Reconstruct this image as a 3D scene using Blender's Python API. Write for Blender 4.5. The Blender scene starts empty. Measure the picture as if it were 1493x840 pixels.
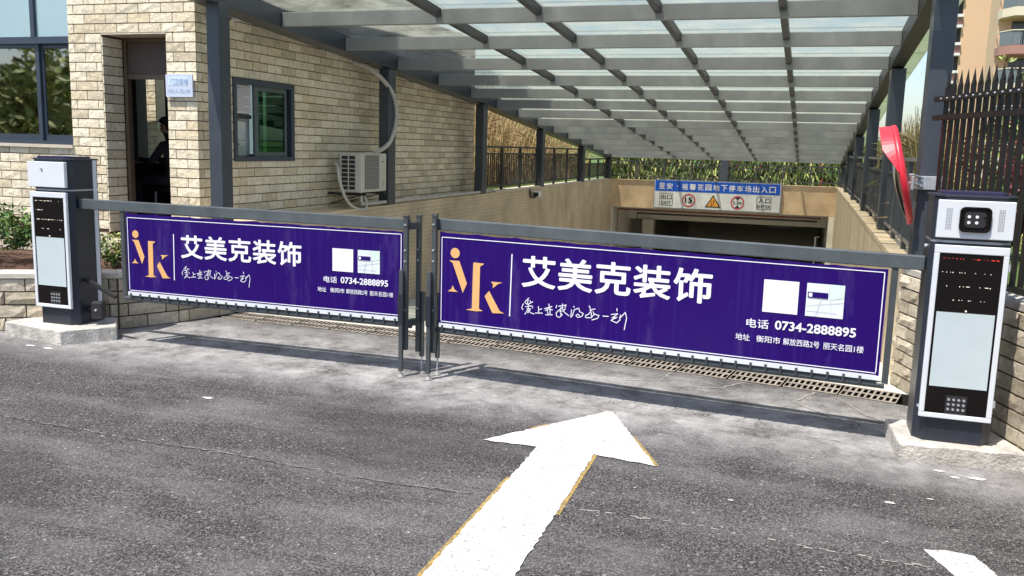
import bpy, math, random
from mathutils import Vector, Matrix
random.seed(7)
R = math.radians
sc = bpy.context.scene
col = sc.collection

# ------------------------------------------------------------------ camera
yaw, pit, rol = R(18.083), R(-8.949), R(1.574)
fw = Vector((-math.sin(yaw)*math.cos(pit), math.cos(yaw)*math.cos(pit), math.sin(pit)))
r0 = Vector((math.cos(yaw), math.sin(yaw), 0)); u0 = r0.cross(fw)
rt = r0*math.cos(rol) + u0*math.sin(rol); up = -r0*math.sin(rol) + u0*math.cos(rol)
cd = bpy.data.cameras.new('camera'); cam = bpy.data.objects.new('camera', cd); col.objects.link(cam)
cam.matrix_world = Matrix(((rt.x, up.x, -fw.x, 0), (rt.y, up.y, -fw.y, 0), (rt.z, up.z, -fw.z, 1.7), (0, 0, 0, 1)))
cd.sensor_width = 36; cd.sensor_fit = 'HORIZONTAL'; cd.lens = 1302.07/1493*36
cd.clip_start = 0.05; cd.clip_end = 2000
sc.camera = cam
sc.render.resolution_x = 1024; sc.render.resolution_y = 576

# ------------------------------------------------------------------ light
LD = Vector((0.20, 0.38, -1)).normalized()            # way the sunlight travels
SUN_EL = math.asin(-LD.z); SUN_AZ = math.atan2(-LD.x, -LD.y)
w = bpy.data.worlds.new("World"); sc.world = w; w.use_nodes = True
nt = w.node_tree; sky = nt.nodes.new('ShaderNodeTexSky'); sky.sky_type = 'NISHITA'; sky.sun_disc = False
sky.sun_elevation = SUN_EL; sky.sun_rotation = SUN_AZ; sky.air_density = 1.0; sky.dust_density = 1.5; sky.ozone_density = 1.0
bg = nt.nodes['Background']; nt.links.new(sky.outputs[0], bg.inputs[0]); bg.inputs[1].default_value = 0.15
sd = bpy.data.lights.new('sun', 'SUN'); sd.energy = 4.9; sd.angle = R(0.5); sd.color = (1, 0.955, 0.88)
sun = bpy.data.objects.new('sun', sd); col.objects.link(sun)
sun.rotation_euler = LD.to_track_quat('-Z', 'Y').to_euler()
sc.view_settings.view_transform = 'Standard'; sc.view_settings.look = 'None'
sc.view_settings.exposure = 0.48; sc.view_settings.gamma = 1
sc.cycles.max_bounces = 10; sc.cycles.transparent_max_bounces = 24

# ------------------------------------------------------------------ materials
MATS = {}
def mat(name, c, rough=0.7, metal=0.0, var=0.0, vs=3.0, c2=None, bump=0.0, bs=40.0, spec=0.5, isl=0.0, obj=0.0, det=4.0, coat=0.0, alpha=None):
    if name in MATS: return MATS[name]
    m = bpy.data.materials.new(name); m.use_nodes = True; MATS[name] = m
    N = m.node_tree.nodes; L = m.node_tree.links; b = N['Principled BSDF']
    b.inputs['Base Color'].default_value = (*c, 1); b.inputs['Roughness'].default_value = rough
    b.inputs['Metallic'].default_value = metal; b.inputs['Specular IOR Level'].default_value = spec
    b.inputs['Coat Weight'].default_value = coat
    tc = N.new('ShaderNodeTexCoord'); src = None
    if var or c2:
        n = N.new('ShaderNodeTexNoise'); n.inputs['Scale'].default_value = vs; n.inputs['Detail'].default_value = det
        n.inputs['Roughness'].default_value = 0.62
        L.new(tc.outputs['Object'], n.inputs['Vector'])
        r = N.new('ShaderNodeValToRGB'); r.color_ramp.elements[0].position = 0.33; r.color_ramp.elements[1].position = 0.68
        d = c2 if c2 else tuple(x*(1-var) for x in c)
        r.color_ramp.elements[0].color = (*d, 1); r.color_ramp.elements[1].color = (*c, 1)
        L.new(n.outputs[0], r.inputs[0]); src = r.outputs[0]
    if isl or obj:
        h = N.new('ShaderNodeHueSaturation')
        if src: L.new(src, h.inputs['Color'])
        else: h.inputs['Color'].default_value = (*c, 1)
        if isl: g = N.new('ShaderNodeNewGeometry'); rnd = g.outputs['Random Per Island']; amt = isl
        else: g = N.new('ShaderNodeObjectInfo'); rnd = g.outputs['Random']; amt = obj
        mr = N.new('ShaderNodeMapRange'); mr.inputs['To Min'].default_value = 1-amt; mr.inputs['To Max'].default_value = 1+amt
        L.new(rnd, mr.inputs['Value']); L.new(mr.outputs[0], h.inputs['Value'])
        m2 = N.new('ShaderNodeMath'); m2.operation = 'MULTIPLY'; m2.inputs[1].default_value = 7.31; L.new(rnd, m2.inputs[0])
        m3 = N.new('ShaderNodeMath'); m3.operation = 'FRACT'; L.new(m2.outputs[0], m3.inputs[0])
        m4 = N.new('ShaderNodeMapRange'); m4.inputs['To Min'].default_value = 0.5-0.06*amt; m4.inputs['To Max'].default_value = 0.5+0.06*amt
        L.new(m3.outputs[0], m4.inputs['Value']); L.new(m4.outputs[0], h.inputs['Hue'])
        src = h.outputs[0]
    if src: L.new(src, b.inputs['Base Color'])
    if bump:
        n2 = N.new('ShaderNodeTexNoise'); n2.inputs['Scale'].default_value = bs; n2.inputs['Detail'].default_value = 6
        L.new(tc.outputs['Object'], n2.inputs['Vector'])
        bp = N.new('ShaderNodeBump'); bp.inputs['Strength'].default_value = bump; bp.inputs['Distance'].default_value = 0.01
        L.new(n2.outputs[0], bp.inputs['Height']); L.new(bp.outputs[0], b.inputs['Normal'])
    if alpha is not None: b.inputs['Alpha'].default_value = alpha
    return m

def nodes(name):
    m = bpy.data.materials.new(name); m.use_nodes = True; MATS[name] = m
    return m, m.node_tree.nodes, m.node_tree.links, m.node_tree.nodes['Principled BSDF']

def brick_mat(name, a, b_, c_):
    m, N, L, b = nodes(name)
    g = N.new('ShaderNodeNewGeometry'); oi = N.new('ShaderNodeObjectInfo')
    ad = N.new('ShaderNodeMath'); ad.operation = 'ADD'; L.new(g.outputs['Random Per Island'], ad.inputs[0]); L.new(oi.outputs['Random'], ad.inputs[1])
    fr = N.new('ShaderNodeMath'); fr.operation = 'FRACT'; L.new(ad.outputs[0], fr.inputs[0])
    r = N.new('ShaderNodeValToRGB'); e = r.color_ramp.elements
    e[0].position = 0; e[0].color = (*a, 1); e[1].position = 1; e[1].color = (*c_, 1)
    k = e.new(0.5); k.color = (*b_, 1); k = e.new(0.75); k.color = (*[x*0.80 for x in a], 1); k = e.new(0.25); k.color = (*[x*1.06 for x in b_], 1)
    L.new(fr.outputs[0], r.inputs[0])
    n = N.new('ShaderNodeTexNoise'); n.inputs['Scale'].default_value = 26; n.inputs['Detail'].default_value = 5
    tcw = N.new('ShaderNodeNewGeometry'); L.new(tcw.outputs['Position'], n.inputs['Vector'])
    mp = N.new('ShaderNodeMapRange'); mp.inputs['From Min'].default_value = 0.3; mp.inputs['From Max'].default_value = 0.7
    mp.inputs['To Min'].default_value = 0.80; mp.inputs['To Max'].default_value = 1.10; L.new(n.outputs[0], mp.inputs['Value'])
    mx = N.new('ShaderNodeMix'); mx.data_type = 'RGBA'; mx.blend_type = 'MULTIPLY'; mx.inputs[0].default_value = 1
    L.new(r.outputs[0], mx.inputs[6]); L.new(mp.outputs[0], mx.inputs[7]); L.new(mx.outputs[2], b.inputs['Base Color'])
    v = N.new('ShaderNodeTexNoise'); v.inputs['Scale'].default_value = 38; v.inputs['Detail'].default_value = 7; v.inputs['Roughness'].default_value = 0.7
    L.new(tcw.outputs['Position'], v.inputs['Vector'])
    bp = N.new('ShaderNodeBump'); bp.inputs['Strength'].default_value = 0.85; bp.inputs['Distance'].default_value = 0.013
    L.new(v.outputs[0], bp.inputs['Height']); L.new(bp.outputs[0], b.inputs['Normal']); b.inputs['Roughness'].default_value = 0.85
    return m

M_brick = brick_mat('split_face_brick', (0.80, 0.69, 0.49), (0.86, 0.77, 0.58), (0.79, 0.66, 0.45))
M_stone = brick_mat('split_face_stone', (0.54, 0.46, 0.33), (0.64, 0.56, 0.43), (0.47, 0.40, 0.30))
M_joint = mat('brown_joint', (0.12, 0.085, 0.055), 0.9, var=0.3, vs=9)
M_steel = mat('slate_grey_paint', (0.062, 0.072, 0.090), 0.36, 0.1, var=0.22, vs=2.2, bump=0.05, bs=60)
M_purlin = mat('purlin_sunlit_grey', (0.33, 0.345, 0.34), 0.42, 0.1, var=0.18, vs=1.4, bump=0.04, bs=50, obj=0.05)  # same paint as the columns, lightened to stand in for sun on the purlins
M_rafter = mat('rafter_grey_paint', (0.050, 0.053, 0.056), 0.45, 0.1, var=0.2, vs=2)
M_gate = mat('gate_dark_grey_paint', (0.085, 0.095, 0.10), 0.38, 0.2, var=0.25, vs=6)
M_alu = mat('gate_beam_aluminium', (0.135, 0.155, 0.165), 0.34, 0.35, var=0.3, vs=5, bump=0.04)
M_galv = mat('galvanised_steel', (0.52, 0.54, 0.58), 0.4, 0.35, var=0.25, vs=20)
M_conc = mat('pale_concrete', (0.50, 0.47, 0.42), 0.9, var=0.25, vs=5, bump=0.5, bs=50)
M_concd = mat('weathered_concrete', (0.62, 0.58, 0.52), 0.92, c2=(0.33, 0.31, 0.28), vs=7, bump=0.9, bs=60, det=8)
M_cap = mat('cream_coping_stone', (0.66, 0.60, 0.50), 0.85, var=0.14, vs=6, bump=0.2, bs=50)
M_plint = mat('cream_plinth_stone', (0.60, 0.54, 0.43), 0.85, var=0.12, vs=5, bump=0.3)
M_white = mat('white_powder_coat', (0.70, 0.72, 0.75), 0.35, var=0.04, vs=3)
M_navy = mat('charcoal_powder_coat', (0.022, 0.027, 0.040), 0.38, var=0.25, vs=4, bump=0.04, bs=120)
M_black = mat('black_gloss_panel', (0.008, 0.006, 0.006), 0.12, spec=0.28)
M_blackm = mat('black_matt_plastic', (0.02, 0.02, 0.022), 0.5)
M_lcd = mat('pale_screen_glass', (0.58, 0.66, 0.68), 0.16, var=0.13, vs=1.6, spec=0.5)
M_red = mat('red_plastic', (0.78, 0.030, 0.055), 0.36, var=0.12, vs=5)
M_mirror = mat('mirror_face', (0.6, 0.6, 0.6), 0.03, 1.0)
M_ac = mat('aged_white_casing', (0.60, 0.57, 0.49), 0.45, var=0.08, vs=4)
M_acg = mat('grey_grille', (0.22, 0.22, 0.20), 0.6, var=0.2, vs=40)
M_pipe = mat('white_pipe', (0.58, 0.55, 0.50), 0.5, var=0.18, vs=9)
M_wpaint = mat('white_paint', (0.80, 0.80, 0.79), 0.75)
M_winf = mat('window_frame_slate', (0.055, 0.072, 0.10), 0.35, 0.2, var=0.15, vs=6)
M_skytint = mat('pale_blue_sky_tint', (0.36, 0.50, 0.54), 0.12, var=0.08, vs=1.5)  # pale blue that stands in for sky reflected in the upper panes
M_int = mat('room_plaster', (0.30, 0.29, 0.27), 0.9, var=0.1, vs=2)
M_dark = mat('dark_brown_panel', (0.040, 0.028, 0.022), 0.6, var=0.2, vs=4)
M_desk = mat('dark_desk', (0.015, 0.013, 0.012), 0.5)
M_skin = mat('skin', (0.42, 0.24, 0.16), 0.6)
M_cloth = mat('black_uniform', (0.016, 0.016, 0.022), 0.8)
M_beige = mat('apartment_render', (0.70, 0.475, 0.30), 0.9, var=0.05, vs=0.3)
M_beige2 = mat('apartment_pink_render', (0.42, 0.22, 0.18), 0.9, var=0.1, vs=0.5)
M_cream = mat('apartment_cream_trim', (0.72, 0.62, 0.48), 0.85)
M_apg = mat('apartment_glass', (0.05, 0.055, 0.065), 0.15, var=0.4, vs=0.7)
M_rail = mat('balcony_grey_panel', (0.16, 0.18, 0.19), 0.4)
M_picket = mat('black_fence_paint', (0.018, 0.014, 0.014), 0.42, var=0.35, vs=14)
M_rail2 = mat('grey_railing_paint', (0.085, 0.09, 0.095), 0.45, var=0.25, vs=8)
M_raild = mat('dark_railing_paint', (0.05, 0.05, 0.052), 0.5, var=0.25, vs=8)
M_railtop = mat('pale_rail_cap', (0.36, 0.35, 0.34), 0.4, 0.3, var=0.25, vs=8)
M_soil = mat('reddish_soil', (0.11, 0.055, 0.035), 0.95, var=0.5, vs=14, bump=0.8)
M_grass = mat('lawn', (0.10, 0.17, 0.035), 0.95, c2=(0.05, 0.09, 0.02), vs=14, bump=0.8, bs=90, det=8)
M_leaf = mat('green_leaf', (0.085, 0.15, 0.035), 0.55, isl=0.55, spec=0.3)
M_leafd = mat('dark_green_leaf', (0.045, 0.085, 0.025), 0.55, isl=0.5, spec=0.3)
M_leafy = mat('yellow_green_leaf', (0.30, 0.33, 0.10), 0.6, isl=0.5, spec=0.3)
M_leafr = mat('maroon_leaf', (0.15, 0.03, 0.035), 0.5, isl=0.6, spec=0.3)
M_reed = mat('dry_reed', (0.44, 0.33, 0.16), 0.8, isl=0.6, spec=0.2)
M_reedp = mat('pale_reed', (0.60, 0.45, 0.20), 0.8, isl=0.5, spec=0.2)
M_twig = mat('brown_twig', (0.10, 0.055, 0.035), 0.8, isl=0.3)
M_gold = mat('gold_print', (0.80, 0.44, 0.17), 0.45, var=0.06, vs=8)
M_print = mat('white_print', (0.84, 0.82, 0.90), 0.5)
M_blue = mat('sign_blue', (0.010, 0.11, 0.62), 0.4)
M_signw = mat('sign_white', (0.82, 0.83, 0.82), 0.45, var=0.05, vs=2)
M_signk = mat('sign_black', (0.02, 0.02, 0.02), 0.5)
M_signr = mat('sign_red', (0.62, 0.08, 0.09), 0.5)
M_signy = mat('sign_amber', (0.80, 0.36, 0.05), 0.5)
M_grate = mat('dusty_drain_grate', (0.33, 0.29, 0.24), 0.85, c2=(0.15, 0.13, 0.11), vs=9, bump=0.4)
M_trench = mat('drain_trench', (0.02, 0.016, 0.014), 0.9)
M_curtain = mat('pale_curtain', (0.42, 0.44, 0.42), 0.9)
M_paper = mat('paper', (0.62, 0.60, 0.62), 0.8, var=0.06, vs=4)
M_kpad = mat('keypad_button', (0.45, 0.47, 0.50), 0.3, 0.4)
M_plaqueb = mat('faded_blue_print', (0.36, 0.48, 0.66), 0.6)
M_plaque = mat('faded_plaque', (0.56, 0.62, 0.74), 0.5, var=0.06, vs=9)

# banner vinyl
def mk_banner():
    m, N, L, b = nodes('purple_banner_vinyl')
    tc = N.new('ShaderNodeTexCoord'); mp = N.new('ShaderNodeMapping'); mp.inputs['Scale'].default_value = (34, 34, 0.9)
    L.new(tc.outputs['Object'], mp.inputs[0]); n = N.new('ShaderNodeTexNoise'); n.inputs['Scale'].default_value = 1.0; n.inputs['Detail'].default_value = 5
    L.new(mp.outputs[0], n.inputs['Vector'])
    r = N.new('ShaderNodeValToRGB'); r.color_ramp.elements[0].position = 0.52; r.color_ramp.elements[1].position = 0.90
    r.color_ramp.elements[0].color = (0.019, 0.002, 0.122, 1); r.color_ramp.elements[1].color = (0.030, 0.012, 0.17, 1)
    L.new(n.outputs[0], r.inputs[0])
    mp2 = N.new('ShaderNodeMapping'); mp2.inputs['Scale'].default_value = (5.5, 5.5, 1.1); L.new(tc.outputs['Object'], mp2.inputs[0])
    nb = N.new('ShaderNodeTexNoise'); nb.inputs['Scale'].default_value = 1.0; nb.inputs['Detail'].default_value = 7; nb.inputs['Roughness'].default_value = 0.7; L.new(mp2.outputs[0], nb.inputs['Vector'])
    rb = N.new('ShaderNodeValToRGB'); rb.color_ramp.elements[0].position = 0.55; rb.color_ramp.elements[1].position = 0.80; rb.color_ramp.elements[1].color = (0.6, 0.6, 0.6, 1); L.new(nb.outputs[0], rb.inputs[0])
    mb = N.new('ShaderNodeMix'); mb.data_type = 'RGBA'; L.new(rb.outputs[0], mb.inputs[0]); L.new(r.outputs[0], mb.inputs[6]); mb.inputs[7].default_value = (0.12, 0.085, 0.25, 1)
    L.new(mb.outputs[2], b.inputs['Base Color'])
    b.inputs['Roughness'].default_value = 0.28; b.inputs['Specular IOR Level'].default_value = 0.22
    bp = N.new('ShaderNodeBump'); bp.inputs['Strength'].default_value = 0.12; bp.inputs['Distance'].default_value = 0.01
    n3 = N.new('ShaderNodeTexNoise'); n3.inputs['Scale'].default_value = 3; L.new(tc.outputs['Object'], n3.inputs['Vector'])
    L.new(n3.outputs[0], bp.inputs['Height']); L.new(bp.outputs[0], b.inputs['Normal'])
    return m
M_banner = mk_banner()

# asphalt: aggregate, stains, pale dust near the gate line
def mk_asphalt():
    m, N, L, b = nodes('asphalt')
    tc = N.new('ShaderNodeTexCoord'); P = tc.outputs['Object']
    def noise(s, d=4, r=0.6, vec=None):
        n = N.new('ShaderNodeTexNoise'); n.inputs['Scale'].default_value = s; n.inputs['Detail'].default_value = d; n.inputs['Roughness'].default_value = r
        L.new(vec or P, n.inputs['Vector']); return n.outputs[0]
    def ramp(v, a, c, ca=(0, 0, 0), cb=(1, 1, 1)):
        r = N.new('ShaderNodeValToRGB'); r.color_ramp.elements[0].position = a; r.color_ramp.elements[1].position = c
        r.color_ramp.elements[0].color = (*ca, 1); r.color_ramp.elements[1].color = (*cb, 1); L.new(v, r.inputs[0]); return r.outputs[0]
    def mix(f, a, c, t='MIX'):
        x = N.new('ShaderNodeMix'); x.data_type = 'RGBA'; x.blend_type = t
        for i, q in ((0, f), (6, a), (7, c)):
            if isinstance(q, (int, float)): x.inputs[i].default_value = q
            elif isinstance(q, tuple): x.inputs[i].default_value = (*q, 1)
            else: L.new(q, x.inputs[i])
        return x.outputs[2]
    base = ramp(noise(0.9, 7, 0.65), 0.34, 0.66, (0.042, 0.039, 0.040), (0.098, 0.092, 0.092))
    vo = N.new('ShaderNodeTexVoronoi'); vo.inputs['Scale'].default_value = 165; L.new(P, vo.inputs['Vector'])
    v2 = N.new('ShaderNodeTexVoronoi'); v2.inputs['Scale'].default_value = 62; L.new(P, v2.inputs['Vector'])
    cellv = N.new('ShaderNodeSeparateColor'); L.new(vo.outputs['Color'], cellv.inputs[0])
    cell2 = N.new('ShaderNodeSeparateColor'); L.new(v2.outputs['Color'], cell2.inputs[0])
    c1 = mix(1.0, base, ramp(cellv.outputs[0], 0.15, 0.95, (0.22, 0.22, 0.22), (1.75, 1.72, 1.68)), 'MULTIPLY')
    c1 = mix(ramp(cellv.outputs[1], 0.80, 0.96), c1, (0.22, 0.21, 0.20))
    c1 = mix(ramp(cell2.outputs[1], 0.990, 0.995, (0, 0, 0), (0.6,)*3), c1, (0.34, 0.32, 0.30))
    c1 = mix(ramp(noise(75, 2, 0.5), 0.36, 0.50, (0.85,)*3, (0, 0, 0)), c1, (0.012, 0.011, 0.012))
    # dust stretched along X
    mp = N.new('ShaderNodeMapping'); mp.inputs['Scale'].default_value = (0.55, 1.5, 1); mp.inputs['Rotation'].default_value = (0, 0, R(12)); L.new(P, mp.inputs[0])
    dust = ramp(noise(1.3, 9, 0.72, mp.outputs[0]), 0.46, 0.74, (0, 0, 0), (0.50, 0.50, 0.50))
    c1 = mix(dust, c1, (0.25, 0.24, 0.238))
    mp2 = N.new('ShaderNodeMapping'); mp2.inputs['Scale'].default_value = (0.35, 5.5, 1); mp2.inputs['Rotation'].default_value = (0, 0, R(24)); L.new(P, mp2.inputs[0])
    c1 = mix(ramp(noise(1.6, 6, 0.6, mp2.outputs[0]), 0.64, 0.74, (0, 0, 0), (0.38,)*3), c1, (0.30, 0.29, 0.28))
    c1 = mix(ramp(noise(0.55, 3, 0.5), 0.50, 0.66, (0, 0, 0), (0.45,)*3), c1, (0.026, 0.023, 0.026))
    sp = N.new('ShaderNodeSeparateXYZ'); L.new(P, sp.inputs[0])
    # band of cement dust across the lane just before the gate; slope follows the gate
    ma = N.new('ShaderNodeMath'); ma.operation = 'MULTIPLY_ADD'; ma.inputs[1].default_value = 0.07; L.new(sp.outputs[0], ma.inputs[0]); L.new(sp.outputs[1], ma.inputs[2])
    wob = N.new('ShaderNodeMath'); wob.operation = 'MULTIPLY_ADD'; wob.inputs[1].default_value = 1.1; L.new(noise(1.1, 7, 0.7), wob.inputs[0]); L.new(ma.outputs[0], wob.inputs[2])
    up_ = ramp(wob.outputs[0], 0.0, 1.0)
    mr = N.new('ShaderNodeMapRange'); mr.inputs['From Min'].default_value = 5.35; mr.inputs['From Max'].default_value = 6.05; L.new(wob.outputs[0], mr.inputs['Value'])
    mr2 = N.new('ShaderNodeMapRange'); mr2.inputs['From Min'].default_value = 7.6; mr2.inputs['From Max'].default_value = 6.7; L.new(wob.outputs[0], mr2.inputs['Value'])
    mm = N.new('ShaderNodeMath'); mm.operation = 'MULTIPLY'; L.new(mr.outputs[0], mm.inputs[0]); L.new(mr2.outputs[0], mm.inputs[1])
    m5 = N.new('ShaderNodeMath'); m5.operation = 'MULTIPLY'; L.new(mm.outputs[0], m5.inputs[0]); L.new(ramp(noise(3.5, 8, 0.75), 0.36, 0.64, (0.10,)*3, (0.92,)*3), m5.inputs[1])
    c1 = mix(m5.outputs[0], c1, (0.40, 0.39, 0.385))
    L.new(c1, b.inputs['Base Color']); b.inputs['Roughness'].default_value = 0.82; b.inputs['Specular IOR Level'].default_value = 0.35
    bp = N.new('ShaderNodeBump'); bp.inputs['Strength'].default_value = 0.75; bp.inputs['Distance'].default_value = 0.006
    L.new(vo.outputs['Distance'], bp.inputs['Height']); L.new(bp.outputs[0], b.inputs['Normal'])
    return m
M_asph = mk_asphalt()

def mk_paint():
    m, N, L, b = nodes('road_marking_white')
    tc = N.new('ShaderNodeTexCoord'); n = N.new('ShaderNodeTexNoise'); n.inputs['Scale'].default_value = 60; n.inputs['Detail'].default_value = 6; n.inputs['Roughness'].default_value = 0.75
    L.new(tc.outputs['Object'], n.inputs['Vector'])
    r = N.new('ShaderNodeValToRGB'); r.color_ramp.elements[0].position = 0.385; r.color_ramp.elements[1].position = 0.50
    r.color_ramp.elements[0].color = (0.24, 0.23, 0.215, 1); r.color_ramp.elements[1].color = (0.56, 0.555, 0.535, 1)
    L.new(n.outputs[0], r.inputs[0]); L.new(r.outputs[0], b.inputs['Base Color']); b.inputs['Roughness'].default_value = 0.8
    bp = N.new('ShaderNodeBump'); bp.inputs['Strength'].default_value = 0.5; bp.inputs['Distance'].default_value = 0.006
    L.new(n.outputs[0], bp.inputs['Height']); L.new(bp.outputs[0], b.inputs['Normal'])
    return m
M_mark = mk_paint()
M_yel = mat('old_yellow_marking', (0.46, 0.30, 0.07), 0.85, c2=(0.10, 0.085, 0.06), vs=55, det=6)
M_crack = mat('cement_seam', (0.36, 0.34, 0.31), 0.9, var=0.35, vs=30)

# tiles on the ramp walls: fine courses
def mk_tile(name, a, b_, rowh, bw, mort):
    m, N, L, b = nodes(name)
    tc = N.new('ShaderNodeTexCoord'); mp = N.new('ShaderNodeMapping')
    L.new(tc.outputs['Object'], mp.inputs[0]); 
    cb = N.new('ShaderNodeCombineXYZ'); sp = N.new('ShaderNodeSeparateXYZ'); L.new(mp.outputs[0], sp.inputs[0])
    ad = N.new('ShaderNodeMath'); L.new(sp.outputs[0], ad.inputs[0]); L.new(sp.outputs[1], ad.inputs[1])
    L.new(ad.outputs[0], cb.inputs[0]); L.new(sp.outputs[2], cb.inputs[1])
    br = N.new('ShaderNodeTexBrick'); br.inputs['Scale'].default_value = 1; br.inputs['Brick Width'].default_value = bw; br.inputs['Row Height'].default_value = rowh
    br.inputs['Mortar Size'].default_value = 0.004; br.inputs['Color1'].default_value = (*a, 1); br.inputs['Color2'].default_value = (*b_, 1); br.inputs['Mortar'].default_value = (*mort, 1)
    L.new(cb.outputs[0], br.inputs['Vector'])
    n = N.new('ShaderNodeTexNoise'); n.inputs['Scale'].default_value = 1.7; n.inputs['Detail'].default_value = 6; L.new(tc.outputs['Object'], n.inputs['Vector'])
    mr = N.new('ShaderNodeMapRange'); mr.inputs['From Min'].default_value = 0.3; mr.inputs['From Max'].default_value = 0.7; mr.inputs['To Min'].default_value = 0.70; mr.inputs['To Max'].default_value = 1.10; L.new(n.outputs[0], mr.inputs['Value'])
    mx = N.new('ShaderNodeMix'); mx.data_type = 'RGBA'; mx.blend_type = 'MULTIPLY'; mx.inputs[0].default_value = 1
    L.new(br.outputs['Color'], mx.inputs[6]); L.new(mr.outputs[0], mx.inputs[7]); L.new(mx.outputs[2], b.inputs['Base Color'])
    b.inputs['Roughness'].default_value = 0.55
    bp = N.new('ShaderNodeBump'); bp.invert = True; bp.inputs['Strength'].default_value = 0.5; bp.inputs['Distance'].default_value = 0.004
    L.new(br.outputs['Fac'], bp.inputs['Height']); L.new(bp.outputs[0], b.inputs['Normal'])
    return m
M_tileL = mk_tile('tan_strip_tile', (0.68, 0.54, 0.36), (0.71, 0.57, 0.39), 0.06, 0.24, (0.50, 0.38, 0.24))
M_tileB = mk_tile('cream_mosaic_tile', (0.80, 0.58, 0.36), (0.84, 0.62, 0.39), 0.05, 0.05, (0.60, 0.42, 0.25))
M_panel = mat('cream_wall_panel', (0.78, 0.62, 0.42), 0.7, var=0.1, vs=3, obj=0.06, bump=0.15)
M_floor = mat('ramp_concrete', (0.56, 0.545, 0.48), 0.9, c2=(0.43, 0.42, 0.38), vs=1.3, bump=0.2, bs=60, det=8)
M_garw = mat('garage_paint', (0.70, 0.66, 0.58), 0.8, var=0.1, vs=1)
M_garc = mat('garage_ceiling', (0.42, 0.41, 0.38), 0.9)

def mk_roofglass():
    m = bpy.data.materials.new('dusty_roof_glass'); m.use_nodes = True
    N = m.node_tree.nodes; L = m.node_tree.links; N.clear(); out = N.new('ShaderNodeOutputMaterial')
    t = N.new('ShaderNodeBsdfTransparent'); t.inputs[0].default_value = (0.88, 0.885, 0.84, 1)
    tr = N.new('ShaderNodeBsdfTranslucent'); gl = N.new('ShaderNodeBsdfGlossy'); gl.inputs['Roughness'].default_value = 0.12; gl.inputs[0].default_value = (0.9, 0.9, 0.9, 1)
    df = N.new('ShaderNodeBsdfDiffuse')
    tc = N.new('ShaderNodeTexCoord'); n = N.new('ShaderNodeTexNoise'); n.inputs['Scale'].default_value = 2.2; n.inputs['Detail'].default_value = 8; n.inputs['Roughness'].default_value = 0.7
    L.new(tc.outputs['Object'], n.inputs['Vector'])
    r = N.new('ShaderNodeValToRGB'); r.color_ramp.elements[0].color = (0.36, 0.38, 0.33, 1); r.color_ramp.elements[1].color = (0.62, 0.63, 0.58, 1)
    r.color_ramp.elements[0].position = 0.3; r.color_ramp.elements[1].position = 0.7
    L.new(n.outputs[0], r.inputs[0]); L.new(r.outputs[0], tr.inputs[0]); L.new(r.outputs[0], df.inputs[0])
    m1 = N.new('ShaderNodeMixShader'); m1.inputs[0].default_value = 0.25; L.new(tr.outputs[0], m1.inputs[1]); L.new(df.outputs[0], m1.inputs[2])
    mr = N.new('ShaderNodeMapRange'); mr.inputs['From Min'].default_value = 0.36; mr.inputs['From Max'].default_value = 0.68; mr.inputs['To Min'].default_value = 0.10; mr.inputs['To Max'].default_value = 0.50; L.new(n.outputs[0], mr.inputs['Value'])
    m2 = N.new('ShaderNodeMixShader'); L.new(mr.outputs[0], m2.inputs[0]); L.new(t.outputs[0], m2.inputs[1]); L.new(m1.outputs[0], m2.inputs[2])
    m3 = N.new('ShaderNodeMixShader'); m3.inputs[0].default_value = 0.06; L.new(m2.outputs[0], m3.inputs[1]); L.new(gl.outputs[0], m3.inputs[2])
    L.new(m3.outputs[0], out.inputs[0]); return m
M_rglass = mk_roofglass()
M_rstain = M_rglass.copy(); M_rstain.name = 'lichen_stained_glass'
for n_ in M_rstain.node_tree.nodes:
    if n_.type == 'MAP_RANGE': n_.inputs['To Min'].default_value = .62; n_.inputs['To Max'].default_value = .90
    if n_.type == 'VALTORGB': n_.color_ramp.elements[0].color = (0.26, 0.32, 0.18, 1); n_.color_ramp.elements[1].color = (0.48, 0.54, 0.40, 1)
def mk_winglass(name, tint, tr, rough=0.02, gc=(1, 1, 1)):
    m = bpy.data.materials.new(name); m.use_nodes = True
    N = m.node_tree.nodes; L = m.node_tree.links; N.clear(); out = N.new('ShaderNodeOutputMaterial')
    t = N.new('ShaderNodeBsdfTransparent'); t.inputs[0].default_value = (*tint, 1)
    gl = N.new('ShaderNodeBsdfGlossy'); gl.inputs['Roughness'].default_value = rough; gl.inputs[0].default_value = (*gc, 1)
    fr = N.new('ShaderNodeFresnel'); ge = N.new('ShaderNodeNewGeometry'); mi = N.new('ShaderNodeMapRange'); mi.inputs['To Min'].default_value = 1.5; mi.inputs['To Max'].default_value = 0.6667
    L.new(ge.outputs['Backfacing'], mi.inputs['Value']); L.new(mi.outputs[0], fr.inputs[0])
    a = N.new('ShaderNodeMath'); a.operation = 'ADD'; a.inputs[1].default_value = 1-tr; L.new(fr.outputs[0], a.inputs[0])
    mx = N.new('ShaderNodeMixShader'); L.new(a.outputs[0], mx.inputs[0]); L.new(t.outputs[0], mx.inputs[1]); L.new(gl.outputs[0], mx.inputs[2])
    L.new(mx.outputs[0], out.inputs[0]); return m
M_gwin = mk_winglass('green_tinted_glass', (0.32, 0.52, 0.40), 0.66, gc=(0.15, 0.25, 0.19))
M_fwin = mk_winglass('dark_reflective_glass', (0.16, 0.20, 0.20), 0.74)
M_clear = mk_winglass('clear_glass', (0.9, 0.93, 0.93), 0.97)

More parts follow.
